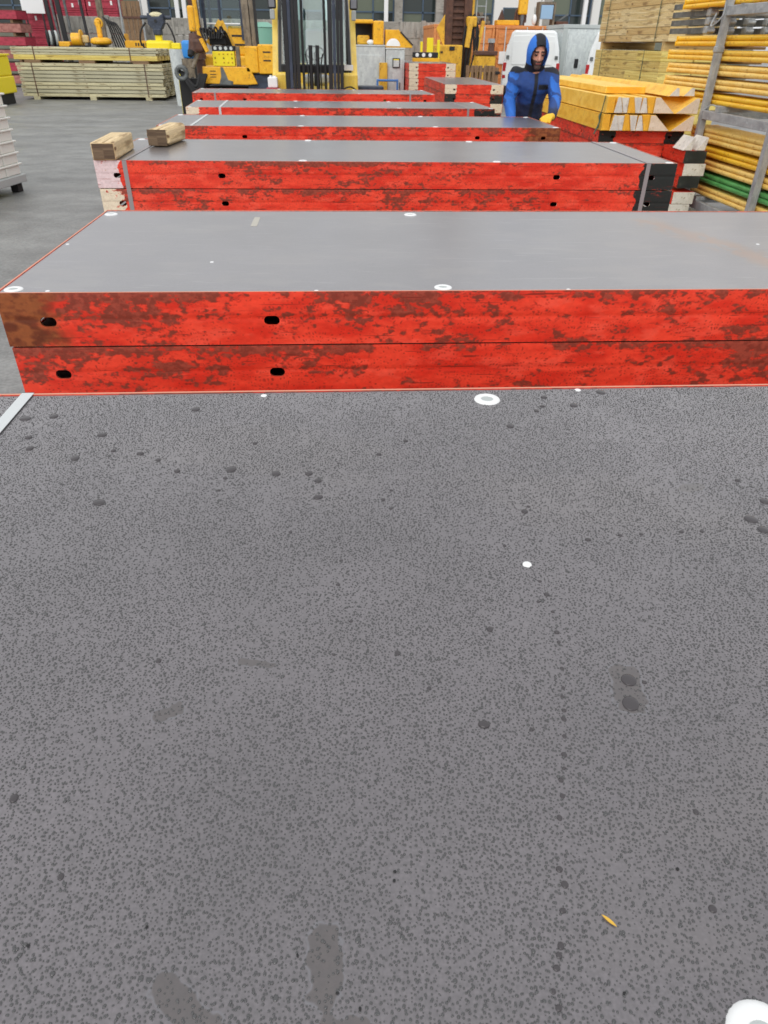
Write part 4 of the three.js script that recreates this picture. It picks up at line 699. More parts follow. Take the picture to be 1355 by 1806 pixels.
// ---------------------------------------------------------------- left side of the yard
{
  const t = thing('crawler_drill', 'yellow crawler drill with control panel, left of the forklift', 'drill rig', [0, 0, -20]);
  mesh('chassis', extr([[-3.16, 0.86], [-3.1, 0.80], [-2.1, 0.78], [-1.86, 0.80], [-2.03, 1.15], [-3.15, 1.15]], 1.1, 0.02), M.rigYel, t); mesh('repair_patch', extr([[-2.72, 1.14], [-2.66, 1.14], [-2.56, 0.88], [-2.44, 0.85], [-2.46, 0.78], [-2.78, 0.79], [-2.72, 0.95]], 0.008), M.galvDark, t, [0, 0, 0.009]);
  for (const y of [1.05, 0.98, 0.93]) mesh('vent_slot', bx(-2.98, -2.84, y, y + 0.016, 0.001, 0.006), M.black, t);
  mesh('hood', rb(-2.12, -1.80, 1.03, 1.57, -0.9, 0, 0.03), M.rigYel, t); mesh('hood', rb(-1.798, -1.40, 1.01, 1.61, -0.95, 0.0, 0.03), M.rigYel, t);
  for (const y of [1.44, 1.27]) mesh('hood_stripe', bx(-1.68, -1.5, y, y + 0.03, 0.001, 0.006), M.black, t);
  for (let i = 0; i < 4; i++) mesh('stencil_mark', bx(-1.66 + i * 0.05, -1.63 + i * 0.05, 1.34, 1.385, 0.001, 0.004), M.dullYel, t);
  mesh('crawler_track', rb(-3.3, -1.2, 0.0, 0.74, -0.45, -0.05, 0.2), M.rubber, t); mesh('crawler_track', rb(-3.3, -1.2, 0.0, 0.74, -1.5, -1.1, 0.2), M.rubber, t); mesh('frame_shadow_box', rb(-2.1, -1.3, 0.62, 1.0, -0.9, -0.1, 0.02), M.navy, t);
  const c = mesh('control_panel', rb(-2.88, -2.36, 1.16, 1.46, -0.2, 0.0, 0.015), M.brightYel, t); const gs = mesh('gauge_strip', rb(-2.87, -2.34, 1.465, 1.57, -0.2, 0.0, 0.01), M.black, t);
  for (let i = 0; i < 4; i++) mesh('gauge', new THREE.CylinderGeometry(0.036, 0.036, 0.01, 16).rotateX(Math.PI / 2), M.greyCab, gs, [-2.80 + i * 0.125, 1.52, 0.004]);
  for (let r = 0; r < 3; r++) for (let i = 0; i < 5; i++) if (hash(r, i, 8) > 0.25) mesh('lever', bar([-2.82 + i * 0.1, 1.23 + r * 0.085, 0.001], [-2.82 + i * 0.1, 1.25 + r * 0.085, 0.03], 0.012), r === 1 ? M.black : M.dullYel, c);
  mesh('panel_post', bx(-2.33, -2.24, 1.15, 1.56, -0.2, -0.05), M.mastGrey, t);
  mesh('drill_mast', [beam([-2.05, 1.2, -0.6], [-2.16, 4.2, -0.9], 0.16, 0.2), beam([-1.9, 1.2, -0.6], [-2.0, 4.2, -0.9], 0.1, 0.2)], M.mastGrey, t); mesh('mast_rail', beam([-1.82, 1.4, -0.5], [-1.93, 4.2, -0.85], 0.06, 0.12), M.rubber, t);
  mesh('drill_head', [rb(-3.36, -3.0, 1.42, 1.72, -0.2, 0.2, 0.09), bar([-3.3, 1.42, 0.1], [-3.22, 1.75, 0.0], 0.12, 0.16, 14)], M.rustBrown, t); mesh('head_guard', beam([-3.08, 1.7, 0.2], [-2.95, 1.45, 0.22], 0.12, 0.06), M.rigYel, t); mesh('chuck', bar([-3.34, 1.45, 0.2], [-3.36, 1.36, 0.26], 0.08, 0.06, 14), M.rubber, t); mesh('spindle', bar([-3.2, 1.42, 0.1], [-3.34, 1.12, 0.2], 0.05, 0.04), M.mastGrey, t);
  mesh('valve_block', rb(-2.95, -2.55, 1.58, 1.75, -0.5, -0.2, 0.03), M.rubber, t); mesh('valve_top', rb(-2.78, -2.58, 1.76, 1.84, -0.45, -0.25, 0.03), M.greyPl, t);
  for (let i = 0; i < 9; i++) mesh('hydraulic_hose', hose([[-3.05 + 0.05 * i, 1.7, -0.05], [-3.12 + 0.07 * i, 1.9 + 0.05 * Math.sin(i * 3), -0.1], [-2.9 + 0.05 * i, 1.75, -0.2], [-2.6 + 0.02 * i, 1.55, -0.3]], 0.022), M.rubber, t);
  for (let i = 0; i < 5; i++) mesh('loose_hose', hose([[-3.55 - 0.04 * i, 1.0 + 0.02 * i, 0.1], [-3.45, 0.85 - 0.03 * i, 0.25], [-3.3, 0.75 - 0.06 * i, 0.3], [-3.2 + 0.04 * i, 1.0, 0.15]], 0.035), M.rubber, t);
  mesh('hose_drum', new THREE.TorusGeometry(0.12, 0.05, 10, 22), M.galvDark, t, [-3.62, 1.02, 0.2]); mesh('side_bracket', rb(-3.3, -3.1, 0.75, 1.3, -0.3, -0.1, 0.03), M.rustBrown, t); mesh('hose_post', bx(-3.75, -3.3, 0.0, 0.9, -0.3, -0.05), M.rubber, t);
  mesh('boom_arm', beam([-3.0, 1.6, -0.4], [-2.66, 2.05, -0.4], 0.14, 0.12), M.dullYel, t); mesh('boom_arm', beam([-2.66, 2.05, -0.4], [-2.42, 1.55, -0.4], 0.1, 0.12), M.dullYel, t);
}
{
  const e = thing('excavator', 'yellow excavator with a glazed cab behind the crawler drill', 'excavator', [-3.4, 0, -26]);
  mesh('cab_frame', [bx(-0.5, -0.42, 1.9, 3.6, 0, 0.08), bx(-0.02, 0.05, 1.9, 3.6, 0, 0.08), bx(0.62, 0.7, 1.7, 3.6, 0, 0.08), bx(-0.5, 0.7, 3.5, 3.6, -1.2, 0.08), bx(-0.5, -0.42, 1.2, 3.5, -1.2, -1.1), bx(0.62, 0.7, 1.2, 3.5, -1.2, -1.1)], M.navy, e); mesh('windscreen', bx(-0.41, 0.61, 2.0, 3.5, 0.02, 0.03), M.glass, e); mesh('grab_rail', bar([-0.4, 2.1, 0.09], [0.6, 2.1, 0.09], 0.02), M.white, e);
  mesh('body', [rb(0.2, 0.75, 1.3, 2.05, -1.6, 0.0, 0.05), rb(-0.9, 0.9, 0.8, 1.3, -2, 0.1, 0.06)], M.rigYel, e); for (const y of [1.55, 1.78]) mesh('body_stripe', bx(0.3, 0.72, y, y + 0.05, 0.001, 0.01), M.black, e); mesh('track', rb(-1.1, -0.6, 0, 0.79, -2.4, 0.8, 0.3), M.rubber, e); mesh('track', rb(0.6, 1.1, 0, 0.79, -2.4, 0.8, 0.3), M.rubber, e);
  mesh('boom', beam([-0.6, 1.2, 0.4], [-0.75, 3.6, 0.6], 0.22, 0.3), M.rustBrown, e); mesh('boom_cylinder', bar([-0.55, 1.4, 0.7], [-0.62, 3.2, 0.8], 0.06), M.rigYel, e);
  const b = thing('yellow_stick', 'narrow yellow dipper arm standing at the left of the excavator', 'machine part', [-3.6, 0, -22]); mesh('arm', rb(-0.08, 0.08, 1.85, 2.4, -0.1, 0.1, 0.05), M.rigYel, b); mesh('leg', bx(-0.06, -0.02, 0, 1.85, -0.05, 0.05), M.rubber, b);
  const g = thing('green_tank', 'pale green steel tank behind the drill hood', 'tank', [-1.95, 0, -24]); mesh('tank', new THREE.CylinderGeometry(0.34, 0.42, 0.75, 22), M.green, g, [0, 1.62, 0]); mesh('lid', new THREE.CylinderGeometry(0.14, 0.36, 0.12, 22), M.green, g, [0, 2.06, 0]); mesh('stand', bx(-0.3, 0.3, 0, 1.24, -0.3, 0.3), M.galvDark, g); mesh('mixer_arm', beam([-0.42, 1.2, 0.1], [-0.28, 2.5, 0.1], 0.14, 0.12), M.rubber, g);
  const bl = thing('blue_barrel', 'blue plastic barrel standing on a drum by the wall', 'barrel', [-4.1, 0, -24]); mesh('barrel', new THREE.LatheGeometry([[0, 1.66], [0.13, 1.67], [0.185, 1.64], [0.2, 1.58], [0.19, 1.5], [0.2, 1.45], [0.185, 1.28], [0.16, 1.24], [0, 1.24]].map(p => new THREE.Vector2(...p)), 22), M.blue, bl); mesh('handle', new THREE.TorusGeometry(0.07, 0.02, 8, 16), M.blue, bl, [0.19, 1.4, 0.08]); mesh('base_drum', new THREE.CylinderGeometry(0.24, 0.24, 1.23, 20).translate(0, 0.615, 0), M.mastGrey, bl);
  const wd = thing('white_bin', 'pale drum with a yellow lid beside the blue barrel', 'drum', [-4.62, 0, -25]); mesh('drum', new THREE.CylinderGeometry(0.24, 0.19, 1.45, 20).translate(0, 0.725, 0), M.greyCab, wd); mesh('lid', rb(-0.13, 0.13, 1.451, 1.6, -0.13, 0.13, 0.03), M.brightYel, wd);
  for (let i = 0; i < 2; i++) { const y = thing('yellow_canister', `bright yellow canister on the asphalt behind the timber end, ${i ? 'right' : 'left'} one`, 'canister', [-3.98 + i * 0.26, 0, -21.2 - 0.15 * i]); mesh('canister', rb(0, 0.22, 0, 0.95 - i * 0.12, -0.2, 0, 0.05, 3), M.brightYel, y); mesh('cap', bar([0.06, 0.95 - i * 0.12, -0.1], [0.06, 1.0 - i * 0.12, -0.1], 0.035), M.black, y); }
}
// weathered planks stacked on the left
{
  const X0 = -10.15, X1 = -5.55, Z = -27; const W = ['lowest', 'second', 'third', 'fourth', 'fifth', 'sixth', 'seventh', 'eighth', 'top'];
  for (let r = 0; r < 9; r++) for (let k = 0; k < 10; k++) single('weathered_plank', `weathered plank of the lower pile on the left, ${W[r]} layer, ${k ? 'behind' : 'facing the camera'}`, 'plank', rb(X0 + 0.06 * hash(r, k, 31), X1 + 0.1 * (hash(r, k, 32) - 0.5), 0.002, 0.088, -0.19, -0.002, 0.006, 1), M.woodOld[Math.floor(hash(r, k, 33) * 3)], [0, 0.09 + r * 0.104, Z - k * 0.228], null, `lower plank pile, ${W[r]} layer` + (k ? ', behind' : ', front'));
  for (const x of [-9.7, -7.9, -6.1]) single('timber_bearer', `timber bearer under the weathered plank pile, ${x < -9 ? 'left' : x < -7 ? 'middle' : 'right'} one`, 'timber', bx(x - 0.1, x + 0.1, 0, 0.0905, -2.25, 0.02), M.woodOld[0], [0, 0, Z]);
  for (const x of [-9.6, -7.9, -6.2]) single('pile_spacer', `dark spacer between the two plank piles, ${x < -9 ? 'left' : x < -7 ? 'middle' : 'right'} one`, 'timber', bx(x - 0.25, x + 0.25, 1.0115, 1.1, -2.25, -0.01), M.brownWood, [0, 0, Z]);
  for (let k = 0; k < 10; k++) single('yellow_plank', `yellow painted plank in the upper pile on the left, ${k ? 'behind' : 'facing the camera'}`, 'plank', rb(X0, X1 - 0.1, 0.001, 0.13, -0.19, -0.002, 0.006, 1), M.woodYel[k % 3], [0.02 * (k % 2), 1.10, Z - k * 0.228], null, k ? 'yellow planks behind' : 'yellow plank in front');
  for (let r = 0; r < 3; r++) for (let k = 0; k < 10; k++) single('weathered_plank', `weathered plank of the upper pile on the left, ${['bottom', 'middle', 'top'][r]} layer, ${k ? 'behind' : 'facing the camera'}`, 'plank', rb(X0, X1 - 0.05 + 0.12 * (hash(r, k, 35) - 0.5), 0.002, 0.06, -0.19, -0.002, 0.006, 1), M.woodOld[Math.floor(hash(r, k, 36) * 3)], [-0.05, 1.232 + r * 0.07, Z - k * 0.228], null, `upper plank pile, ${['bottom', 'middle', 'top'][r]} layer` + (k ? ', behind' : ', front'));
  for (const [x, y0, y1] of [[-9.65, 0.09, 1.011], [-6.1, 0.09, 1.011], [-9.5, 1.1, 1.442], [-6.5, 1.1, 1.442]]) single('bundle_strap', `rusty strap round the ${y0 > 1 ? 'upper' : 'lower'} plank pile, ${x < -8 ? 'left' : 'right'} one`, 'strap', join([bx(x - 0.016, x + 0.016, y0, y1, 0.0005, 0.006), bx(x - 0.016, x + 0.016, y1 + 0.0005, y1 + 0.005, -2.25, 0.006)]), M.rustBrown, [0, 0, Z]);
  const s = thing('yellow_skip', 'bright yellow skip at the left edge beside the plank pile', 'skip', [-9.7, 0, -24]);
  mesh('upper_box', rb(-2.2, 0, 0.72, 1.22, -1.4, 0, 0.05), M.brightYel, s); mesh('lower_box', rb(-2.2, 0.03, 0.28, 0.715, -1.4, 0.02, 0.04), M.brightYel, s); mesh('skid', rb(-2.1, -0.05, 0, 0.279, -1.3, -0.05, 0.02), M.rubber, s); mesh('rim', rb(-2.24, 0.03, 1.221, 1.27, -1.44, 0.03, 0.015), M.brightYel, s);
  const tp = thing('green_tarp', 'crumpled green tarpaulin on the yellow skip', 'tarpaulin', [-10.3, 1.27, -24.5]); { const g = new THREE.SphereGeometry(1, 24, 10, 0, 6.3, 0, 1.57).scale(0.7, 0.2, 0.5), p = g.attributes.position; for (let i = 0; i < p.count; i++) p.setY(i, p.getY(i) * (0.6 + 0.9 * fbm(p.getX(i) * 4, p.getZ(i) * 4, 44, 3))); g.computeVertexNormals(); mesh('tarp', g, M.tarp, tp); }
}
// white trays on a grey steel base at the left edge
{
  const c = Math.cos(0.16), s = Math.sin(0.16);
  const b = thing('tray_base', 'grey steel base with short legs under the white trays at left', 'base frame', [-4.07, 0, -10.15], -0.16); mesh('frame', rb(-1.1, 0.05, 0.11, 0.2, -0.02, 1.7, 0.01), M.greyPl, b); for (const [x, z] of [[-0.05, 0.1], [-1.0, 0.1], [-0.05, 1.5], [-1.0, 1.5]]) mesh('leg', rb(x - 0.05, x + 0.05, 0, 0.1095, z - 0.06, z + 0.06, 0.01), M.rubber, b);
  for (let i = 0; i < 7; i++) { const t = thing('white_tray', `white ribbed plastic tray, ${['lowest', 'second', 'third', 'fourth', 'fifth', 'sixth', 'topmost'][i]} of the pile at the left edge`, 'tray', [-4.07, 0.201 + i * 0.128, -10.15], -0.16, 'white trays at the left edge'); mesh('tray', rb(-1.05, 0.0, 0.0, 0.105, 0.0, 1.65, 0.012), M.plastic, t); mesh('rim', rb(-1.08, 0.028, 0.1055, 0.127, -0.028, 1.68, 0.008), M.plastic, t); for (let k = 0; k < 3; k++) mesh('side_rib', rb(0.0005, 0.014, 0.004, 0.1, 0.3 + k * 0.45, 0.34 + k * 0.45, 0.004), M.plastic, t); }
}
// stores far left: maroon stacks, posts, reels, navy breaker
{
  for (let r = 0; r < 5; r++) for (let k = 0; k < 3; k++) {
    const t = thing('maroon_crate', `maroon steel crate of the far stack, ${['bottom', 'second', 'third', 'fourth', 'top'][r]} tier, ${['left', 'middle', 'right'][k]} column`, 'crate', [-13.4 + k * 1.36, r * 0.67, -38]); 
    mesh('shell', rb(0, 1.32, 0.004, 0.60, -1.2, 0, 0.02), M.maroon, t); mesh('lid_rim', rb(-0.01, 1.33, 0.605, 0.665, -1.21, 0.01, 0.01), M.maroon, t); for (let q = 0; q < 2; q++) mesh('side_rib', rb(0.08, 1.24, 0.1 + q * 0.24, 0.22 + q * 0.24, 0.0005, 0.02, 0.008), M.maroon, t);
    for (let q = 0; q < 4; q++) if (hash(r, k * 5 + q, 51) > 0.35) mesh('white_mark', bx(0.12 + q * 0.31, 0.20 + q * 0.31, 0.12 + 0.2 * hash(q, r, 52), 0.26 + 0.22 * hash(q, r, 52), 0.0205, 0.026), M.white, t);
  }
  for (let r = 0; r < 6; r++) { const t = thing('rusty_panel_pile', `faded red panel in the pile at the far left edge, ${['bottom', 'second', 'third', 'fourth', 'fifth', 'top'][r]} one`, 'panel', [-14.2, r * 0.43, -34]); mesh('panel', rb(0, 2.2 - 0.06 * r, 0.12, 0.40, -1.2, 0, 0.015), r % 2 ? M.maroon : paintMat(95 + r, [176, 120, 110], [150, 92, 84], [110, 70, 60], 0.7), t); mesh('spacer', bx(0.3, 0.4, 0, 0.119, -1.1, -0.05), M.brownWood, t); mesh('spacer', bx(1.6, 1.7, 0, 0.119, -1.1, -0.05), M.brownWood, t); mesh('edge', rb(0.0, 2.2 - 0.06 * r, 0.401, 0.43, -1.2, 0.0, 0.01), M.rustBrown, t); }
  const ws = thing('white_board', 'large white board standing above the maroon crates', 'board', [-13.3, 0, -37.6]); mesh('board', rb(0, 0.95, 2.55, 3.6, -0.02, 0.02, 0.01), M.white, ws); mesh('post', bx(0.1, 0.16, 0, 2.549, -0.02, 0.02), M.black, ws); mesh('post', bx(0.8, 0.86, 0, 2.549, -0.02, 0.02), M.black, ws);
  [[-11.65, 0.22], [-11.2, 0.30], [-10.27, 0.16]].forEach(([x, w], i) => { const t = thing('black_stake', `tall black steel stake before the maroon crates, ${['left', 'middle', 'right'][i]} one`, 'stake', [x, 0, -36.2]); mesh('stake', beam([0, 0, 0], [-0.16, 3.6, 0], w * 0.6, 0.12), M.black, t); mesh('foot', bx(-0.2, 0.2, 0, 0.04, -0.2, 0.2), M.black, t); if (i < 2) mesh('side_bar', beam([w, 0, 0.05], [w - 0.16, 3.6, 0.05], 0.08, 0.1), M.galvDark, t); });
  const mt = thing('thin_mast', 'slim grey mast rising behind the yellow disc', 'mast', [-8.8, 0, -33]); mesh('mast', rb(-0.1, 0.1, 0, 4, -0.1, 0.1, 0.02), M.mastGrey, mt); mesh('foot', bx(-0.3, 0.3, 0, 0.05, -0.3, 0.3), M.rubber, mt);
  const gt = thing('brown_gate', 'brown boarded gate leaning by the concrete wall', 'gate', [-8.75, 0, -36.2]); for (let i = 0; i < 4; i++) mesh('board', bx(i * 0.2, i * 0.2 + 0.18, 0.05, 3.0, -0.04, 0), M.brownWood, gt); for (const y of [0.5, 1.5, 2.4]) mesh('crossbar', bx(0, 0.78, y, y + 0.08, 0.0005, 0.03), M.rustBrown, gt); for (const x of [-0.07, 0.8]) mesh('gate_post', bar([x, 0, 0], [x, 3.2, 0], 0.04), M.galv, gt);
  const bench = thing('steel_skid', 'long dark steel skid carrying yellow machine parts behind the planks', 'skid', [-10, 0, -30.2]); mesh('deck', rb(-0.6, 5.0, 1.3, 1.42, -1.6, 0, 0.02), M.rubber, bench); for (const x of [-0.4, 1.6, 3.2, 4.8]) for (const z of [-1.5, -0.1]) mesh('leg', bx(x - 0.06, x + 0.06, 0, 1.299, z - 0.06, z + 0.06), M.rubber, bench);
  const rl = thing('yellow_winch', 'round yellow winch on the dark skid behind the planks', 'winch', [-9.15, 1.421, -30.6]); mesh('drum', new THREE.CylinderGeometry(0.2, 0.2, 0.3, 20).rotateZ(Math.PI / 2).translate(0, 0.22, 0), M.rigYel, rl); mesh('flange', new THREE.CylinderGeometry(0.26, 0.26, 0.05, 20).rotateZ(Math.PI / 2).translate(0.18, 0.26, 0), M.dullYel, rl); mesh('motor', rb(0.2, 0.42, 0.12, 0.36, -0.1, 0.1, 0.05), M.woodNew[1], rl); mesh('foot', bx(-0.25, 0.3, 0, 0.05, -0.2, 0.2), M.rubber, rl);
  const hc = thing('hose_coil', 'grey hose coil in a yellow cradle on the skid', 'hose', [-9.95, 1.421, -30.6]); for (let i = 0; i < 4; i++) mesh('coil', new THREE.TorusGeometry(0.2, 0.045, 8, 20).rotateY(Math.PI / 2 + 0.4), i % 2 ? M.greyPl : M.rubber, hc, [-0.2 + i * 0.1, 0.245, 0]); mesh('cradle', rb(0.2, 0.6, 0, 0.16, -0.2, 0.2, 0.03), M.rigYel, hc);
  const yd = thing('yellow_disc', 'yellow flanged machine head on the skid, behind the plank pile', 'machine part', [-8.3, 1.421, -30.6]); mesh('flange', new THREE.LatheGeometry([[0, 0.3], [0.2, 0.3], [0.34, 0.26], [0.38, 0.14], [0.3, 0.08], [0, 0.06]].map(p => new THREE.Vector2(...p)), 26), M.rigYel, yd); mesh('neck', rb(-0.08, 0.08, 0.3, 0.8, -0.08, 0.08, 0.03), M.rigYel, yd); mesh('collar', new THREE.TorusGeometry(0.12, 0.04, 8, 18), M.dullYel, yd, [0.02, 0.72, 0]); mesh('base', new THREE.CylinderGeometry(0.2, 0.2, 0.06, 18).translate(0, 0.03, 0), M.rubber, yd);
  for (let i = 0; i < 6; i++) mesh('cable', hose([[0.2 + 0.05 * i, 0.9 - 0.03 * i, 0], [0.35 + 0.06 * i, 0.7, 0.1], [0.45 + 0.08 * i, 0.3, 0.1], [0.5 + 0.09 * i, 0.0, 0]], 0.025), M.rubber, yd);
  const ybx = thing('yellow_crate', 'orange yellow open crate on the skid near the navy breaker', 'crate', [-7.45, 1.421, -30.5]); mesh('front', rb(0, 1.05, 0, 0.22, -0.03, 0, 0.01), M.rigYel, ybx); mesh('rear', rb(0, 1.05, 0, 0.22, -0.6, -0.57, 0.01), M.rigYel, ybx); mesh('side', rb(0, 0.03, 0, 0.42, -0.568, -0.032, 0.01), M.rigYel, ybx); mesh('side', rb(1.02, 1.05, 0, 0.22, -0.568, -0.032, 0.01), M.rigYel, ybx); for (let i = 0; i < 5; i++) mesh('slot', bx(0.36 + i * 0.09, 0.41 + i * 0.09, 0.06, 0.15, 0.0005, 0.006), M.black, ybx);
  const nv = thing('navy_breaker', 'navy blue rock breaker head standing on a yellow base', 'rock breaker', [-6.0, 0, -29.2]);
  mesh('body', extr([[-0.26, 2.42], [-0.1, 2.32], [0.1, 2.32], [0.28, 2.42], [0.27, 2.15], [0.16, 1.98], [-0.16, 1.98], [-0.27, 2.12]], 0.4, 0.02), M.navy, nv); mesh('cross_tube', bar([-0.52, 2.3, -0.2], [0.5, 2.3, -0.2], 0.06, 0.06, 14), M.navy, nv); mesh('nose', rb(-0.13, 0.15, 1.80, 2.0, -0.3, 0.02, 0.04), M.navy, nv); mesh('pin', new THREE.CylinderGeometry(0.05, 0.05, 0.03, 14).rotateX(Math.PI / 2), M.black, nv, [0.0, 2.2, 0.01]);
  mesh('sand_load', new THREE.SphereGeometry(0.26, 18, 8, 0, 6.3, 0, 1.57).scale(1, 0.5, 0.6).translate(0, 2.33, -0.2), M.woodOld[1], nv); mesh('base', rb(-0.42, 0.45, 1.3, 1.66, -0.5, 0.1, 0.1), M.brightYel, nv); mesh('neck', rb(-0.1, 0.12, 1.6, 1.85, -0.3, -0.05, 0.05), M.brightYel, nv); mesh('pedestal', bx(-0.35, 0.38, 0, 1.3, -0.45, 0.0), M.rubber, nv);
  for (const q of [-1, 1]) mesh('hydraulic_hose', hose([[q * 0.36, 2.15, -0.1], [q * 0.5, 1.95, 0.05], [q * 0.58, 1.6, 0.05], [q * 0.45, 1.4, 0.0]], 0.03), M.rubber, nv);
}
// things close to the camera: the yellow leaf and crumbs on the wet panel
{
  const lf = new THREE.Shape(); lf.moveTo(0, -0.0062); lf.quadraticCurveTo(0.0026, 0, 0, 0.0062); lf.quadraticCurveTo(-0.0022, 0, 0, -0.0062);
  const o = single('yellow_leaf', 'tiny yellow leaf lying among the beads on the nearest panel', 'leaf', new THREE.ExtrudeGeometry(lf, { depth: 0.0005, bevelEnabled: false }).rotateX(-Math.PI / 2), mat([214, 170, 60], 0.6), [0.188, 1.1172, -0.2425], [0, 0.75, 0]);
  const D = [[0.033, -0.288], [0.032, -0.281], [-0.04, -0.232], [-0.231, -0.249], [0.183, -0.196], [0.003, -0.197], [-0.012, -0.207], [-0.15, -0.257], [0.255, -0.278]];
  D.forEach(([x, z], i) => single('dirt_crumb', 'small dark crumb of dirt lying on the nearest panel', 'dirt', new THREE.IcosahedronGeometry(0.0011, 1).scale(1.2, 0.6, 0.8 + 0.5 * hash(i, 2, 2)), M.rubber, [x, 1.1165, z], [0, i, 0], 'dirt crumbs on the nearest panel'));
}

// ---------------------------------------------------------------- the man leaning on the fourth stack
{
  const V = (...a) => a;
  const cap = (p, a, b, ra, rb_) => { // tapered capsule
    const bx_ = b[0] - a[0], by = b[1] - a[1], bz = b[2] - a[2], px = p[0] - a[0], py = p[1] - a[1], pz = p[2] - a[2];
    const t = Math.max(0, Math.min(1, (px * bx_ + py * by + pz * bz) / (bx_ * bx_ + by * by + bz * bz + 1e-9)));
    return Math.hypot(px - bx_ * t, py - by * t, pz - bz * t) - (ra + (rb_ - ra) * t);
  };
  const ell = (p, c, r) => { const x = (p[0] - c[0]) / r[0], y = (p[1] - c[1]) / r[1], z = (p[2] - c[2]) / r[2], k = Math.hypot(x, y, z); return (k - 1) * Math.min(...r); };
  const smin = (a, b, k) => { const h = Math.max(0, Math.min(1, 0.5 + 0.5 * (b - a) / k)); return b + (a - b) * h - k * h * (1 - h); };
  // naive surface nets over a box
  function nets(lo, hi, c, f) {
    const n = [0, 1, 2].map(i => Math.ceil((hi[i] - lo[i]) / c) + 1), [nx, ny, nz] = n, D = new Float32Array(nx * ny * nz), id = (i, j, k) => (k * ny + j) * nx + i;
    for (let k = 0; k < nz; k++) for (let j = 0; j < ny; j++) for (let i = 0; i < nx; i++) D[id(i, j, k)] = f([lo[0] + i * c, lo[1] + j * c, lo[2] + k * c]);
    const vid = new Int32Array(nx * ny * nz).fill(-1), P = [], I = [];
    for (let k = 0; k < nz - 1; k++) for (let j = 0; j < ny - 1; j++) for (let i = 0; i < nx - 1; i++) {
      let cnt = 0, sx = 0, sy = 0, sz = 0;
      const d = (a, b, e) => D[id(i + a, j + b, k + e)];
      const edge = (a, b, e, a2, b2, e2) => { const u = d(a, b, e), v = d(a2, b2, e2); if ((u < 0) !== (v < 0)) { const t = u / (u - v); sx += a + (a2 - a) * t; sy += b + (b2 - b) * t; sz += e + (e2 - e) * t; cnt++; } };
      for (let a = 0; a < 2; a++) for (let b = 0; b < 2; b++) { edge(0, a, b, 1, a, b); edge(a, 0, b, a, 1, b); edge(a, b, 0, a, b, 1); }
      if (cnt) { vid[id(i, j, k)] = P.length / 3; P.push(lo[0] + (i + sx / cnt) * c, lo[1] + (j + sy / cnt) * c, lo[2] + (k + sz / cnt) * c); }
    }
    const quad = (a, b, e, g, flip) => { if (a < 0 || b < 0 || e < 0 || g < 0) return; flip ? I.push(a, e, b, a, g, e) : I.push(a, b, e, a, e, g); };
    for (let k = 1; k < nz - 1; k++) for (let j = 1; j < ny - 1; j++) for (let i = 1; i < nx - 1; i++) {
      const s = D[id(i, j, k)] < 0;
      if (s !== (D[id(i + 1, j, k)] < 0)) quad(vid[id(i, j - 1, k - 1)], vid[id(i, j, k - 1)], vid[id(i, j, k)], vid[id(i, j - 1, k)], !s);
      if (s !== (D[id(i, j + 1, k)] < 0)) quad(vid[id(i - 1, j, k - 1)], vid[id(i - 1, j, k)], vid[id(i, j, k)], vid[id(i, j, k - 1)], !s);
      if (s !== (D[id(i, j, k + 1)] < 0)) quad(vid[id(i - 1, j - 1, k)], vid[id(i, j - 1, k)], vid[id(i, j, k)], vid[id(i - 1, j, k)], !s);
    }
    const g = new THREE.BufferGeometry(); g.setAttribute('position', new THREE.Float32BufferAttribute(P, 3)); g.setIndex(I); g.computeVertexNormals(); return g;
  }
  function tint(g, fn) {
    const p = g.attributes.position, c = new Float32Array(p.count * 3), q = new THREE.Color();
    for (let i = 0; i < p.count; i++) { const r = fn([p.getX(i), p.getY(i), p.getZ(i)]); q.setRGB(r[0] / 255, r[1] / 255, r[2] / 255, THREE.SRGBColorSpace); c[i * 3] = q.r; c[i * 3 + 1] = q.g; c[i * 3 + 2] = q.b; }
    g.setAttribute('color', new THREE.BufferAttribute(c, 3)); return g;
  }
  // all in metres relative to the spot between his feet
  const J = { pel: V(0, 0.95, 0), waist: V(0, 1.10, 0.06), chest: V(0, 1.32, 0.17), neck: V(-0.01, 1.47, 0.23), head: V(-0.02, 1.60, 0.30),
    sR: V(-0.185, 1.42, 0.18), eR: V(-0.235, 1.19, 0.23), wR: V(-0.225, 1.02, 0.44), hR: V(-0.22, 1.015, 0.53),
    sL: V(0.165, 1.42, 0.20), eL: V(0.175, 1.22, 0.42), wL: V(0.045, 1.118, 0.84), hL: V(-0.02, 1.110, 0.925) };
  const legs = [-1, 1].map(s => [V(s * 0.09, 0.92, 0), V(s * 0.12, 0.50, 0.06), V(s * 0.125, 0.09, -0.04), V(s * 0.135, 0.045, 0.15)]);
  const tilt = 0.30, ct = Math.cos(tilt), st = Math.sin(tilt);
  const loc = p => { const y = p[1] - J.head[1], z = p[2] - J.head[2]; return [p[0] - J.head[0], y * ct + z * st, -y * st + z * ct]; }; // head frame, face towards +z
  const skull = q => {
    let d = ell(q, V(0, 0.035, -0.015), V(0.074, 0.092, 0.094));
    d = smin(d, ell(q, V(0, -0.045, 0.022), V(0.056, 0.066, 0.066)), 0.03);
    d = smin(d, cap(q, V(0, 0.015, 0.082), V(0, -0.025, 0.103), 0.008, 0.014), 0.012);
    d = smin(d, cap(q, V(-0.036, 0.03, 0.072), V(0.036, 0.03, 0.072), 0.011, 0.011), 0.014);
    d = smin(d, cap(q, V(-0.02, -0.062, 0.083), V(0.02, -0.062, 0.083), 0.008, 0.008), 0.01);
    d = smin(d, ell(q, V(0, -0.1, 0.07), V(0.03, 0.024, 0.026)), 0.02);
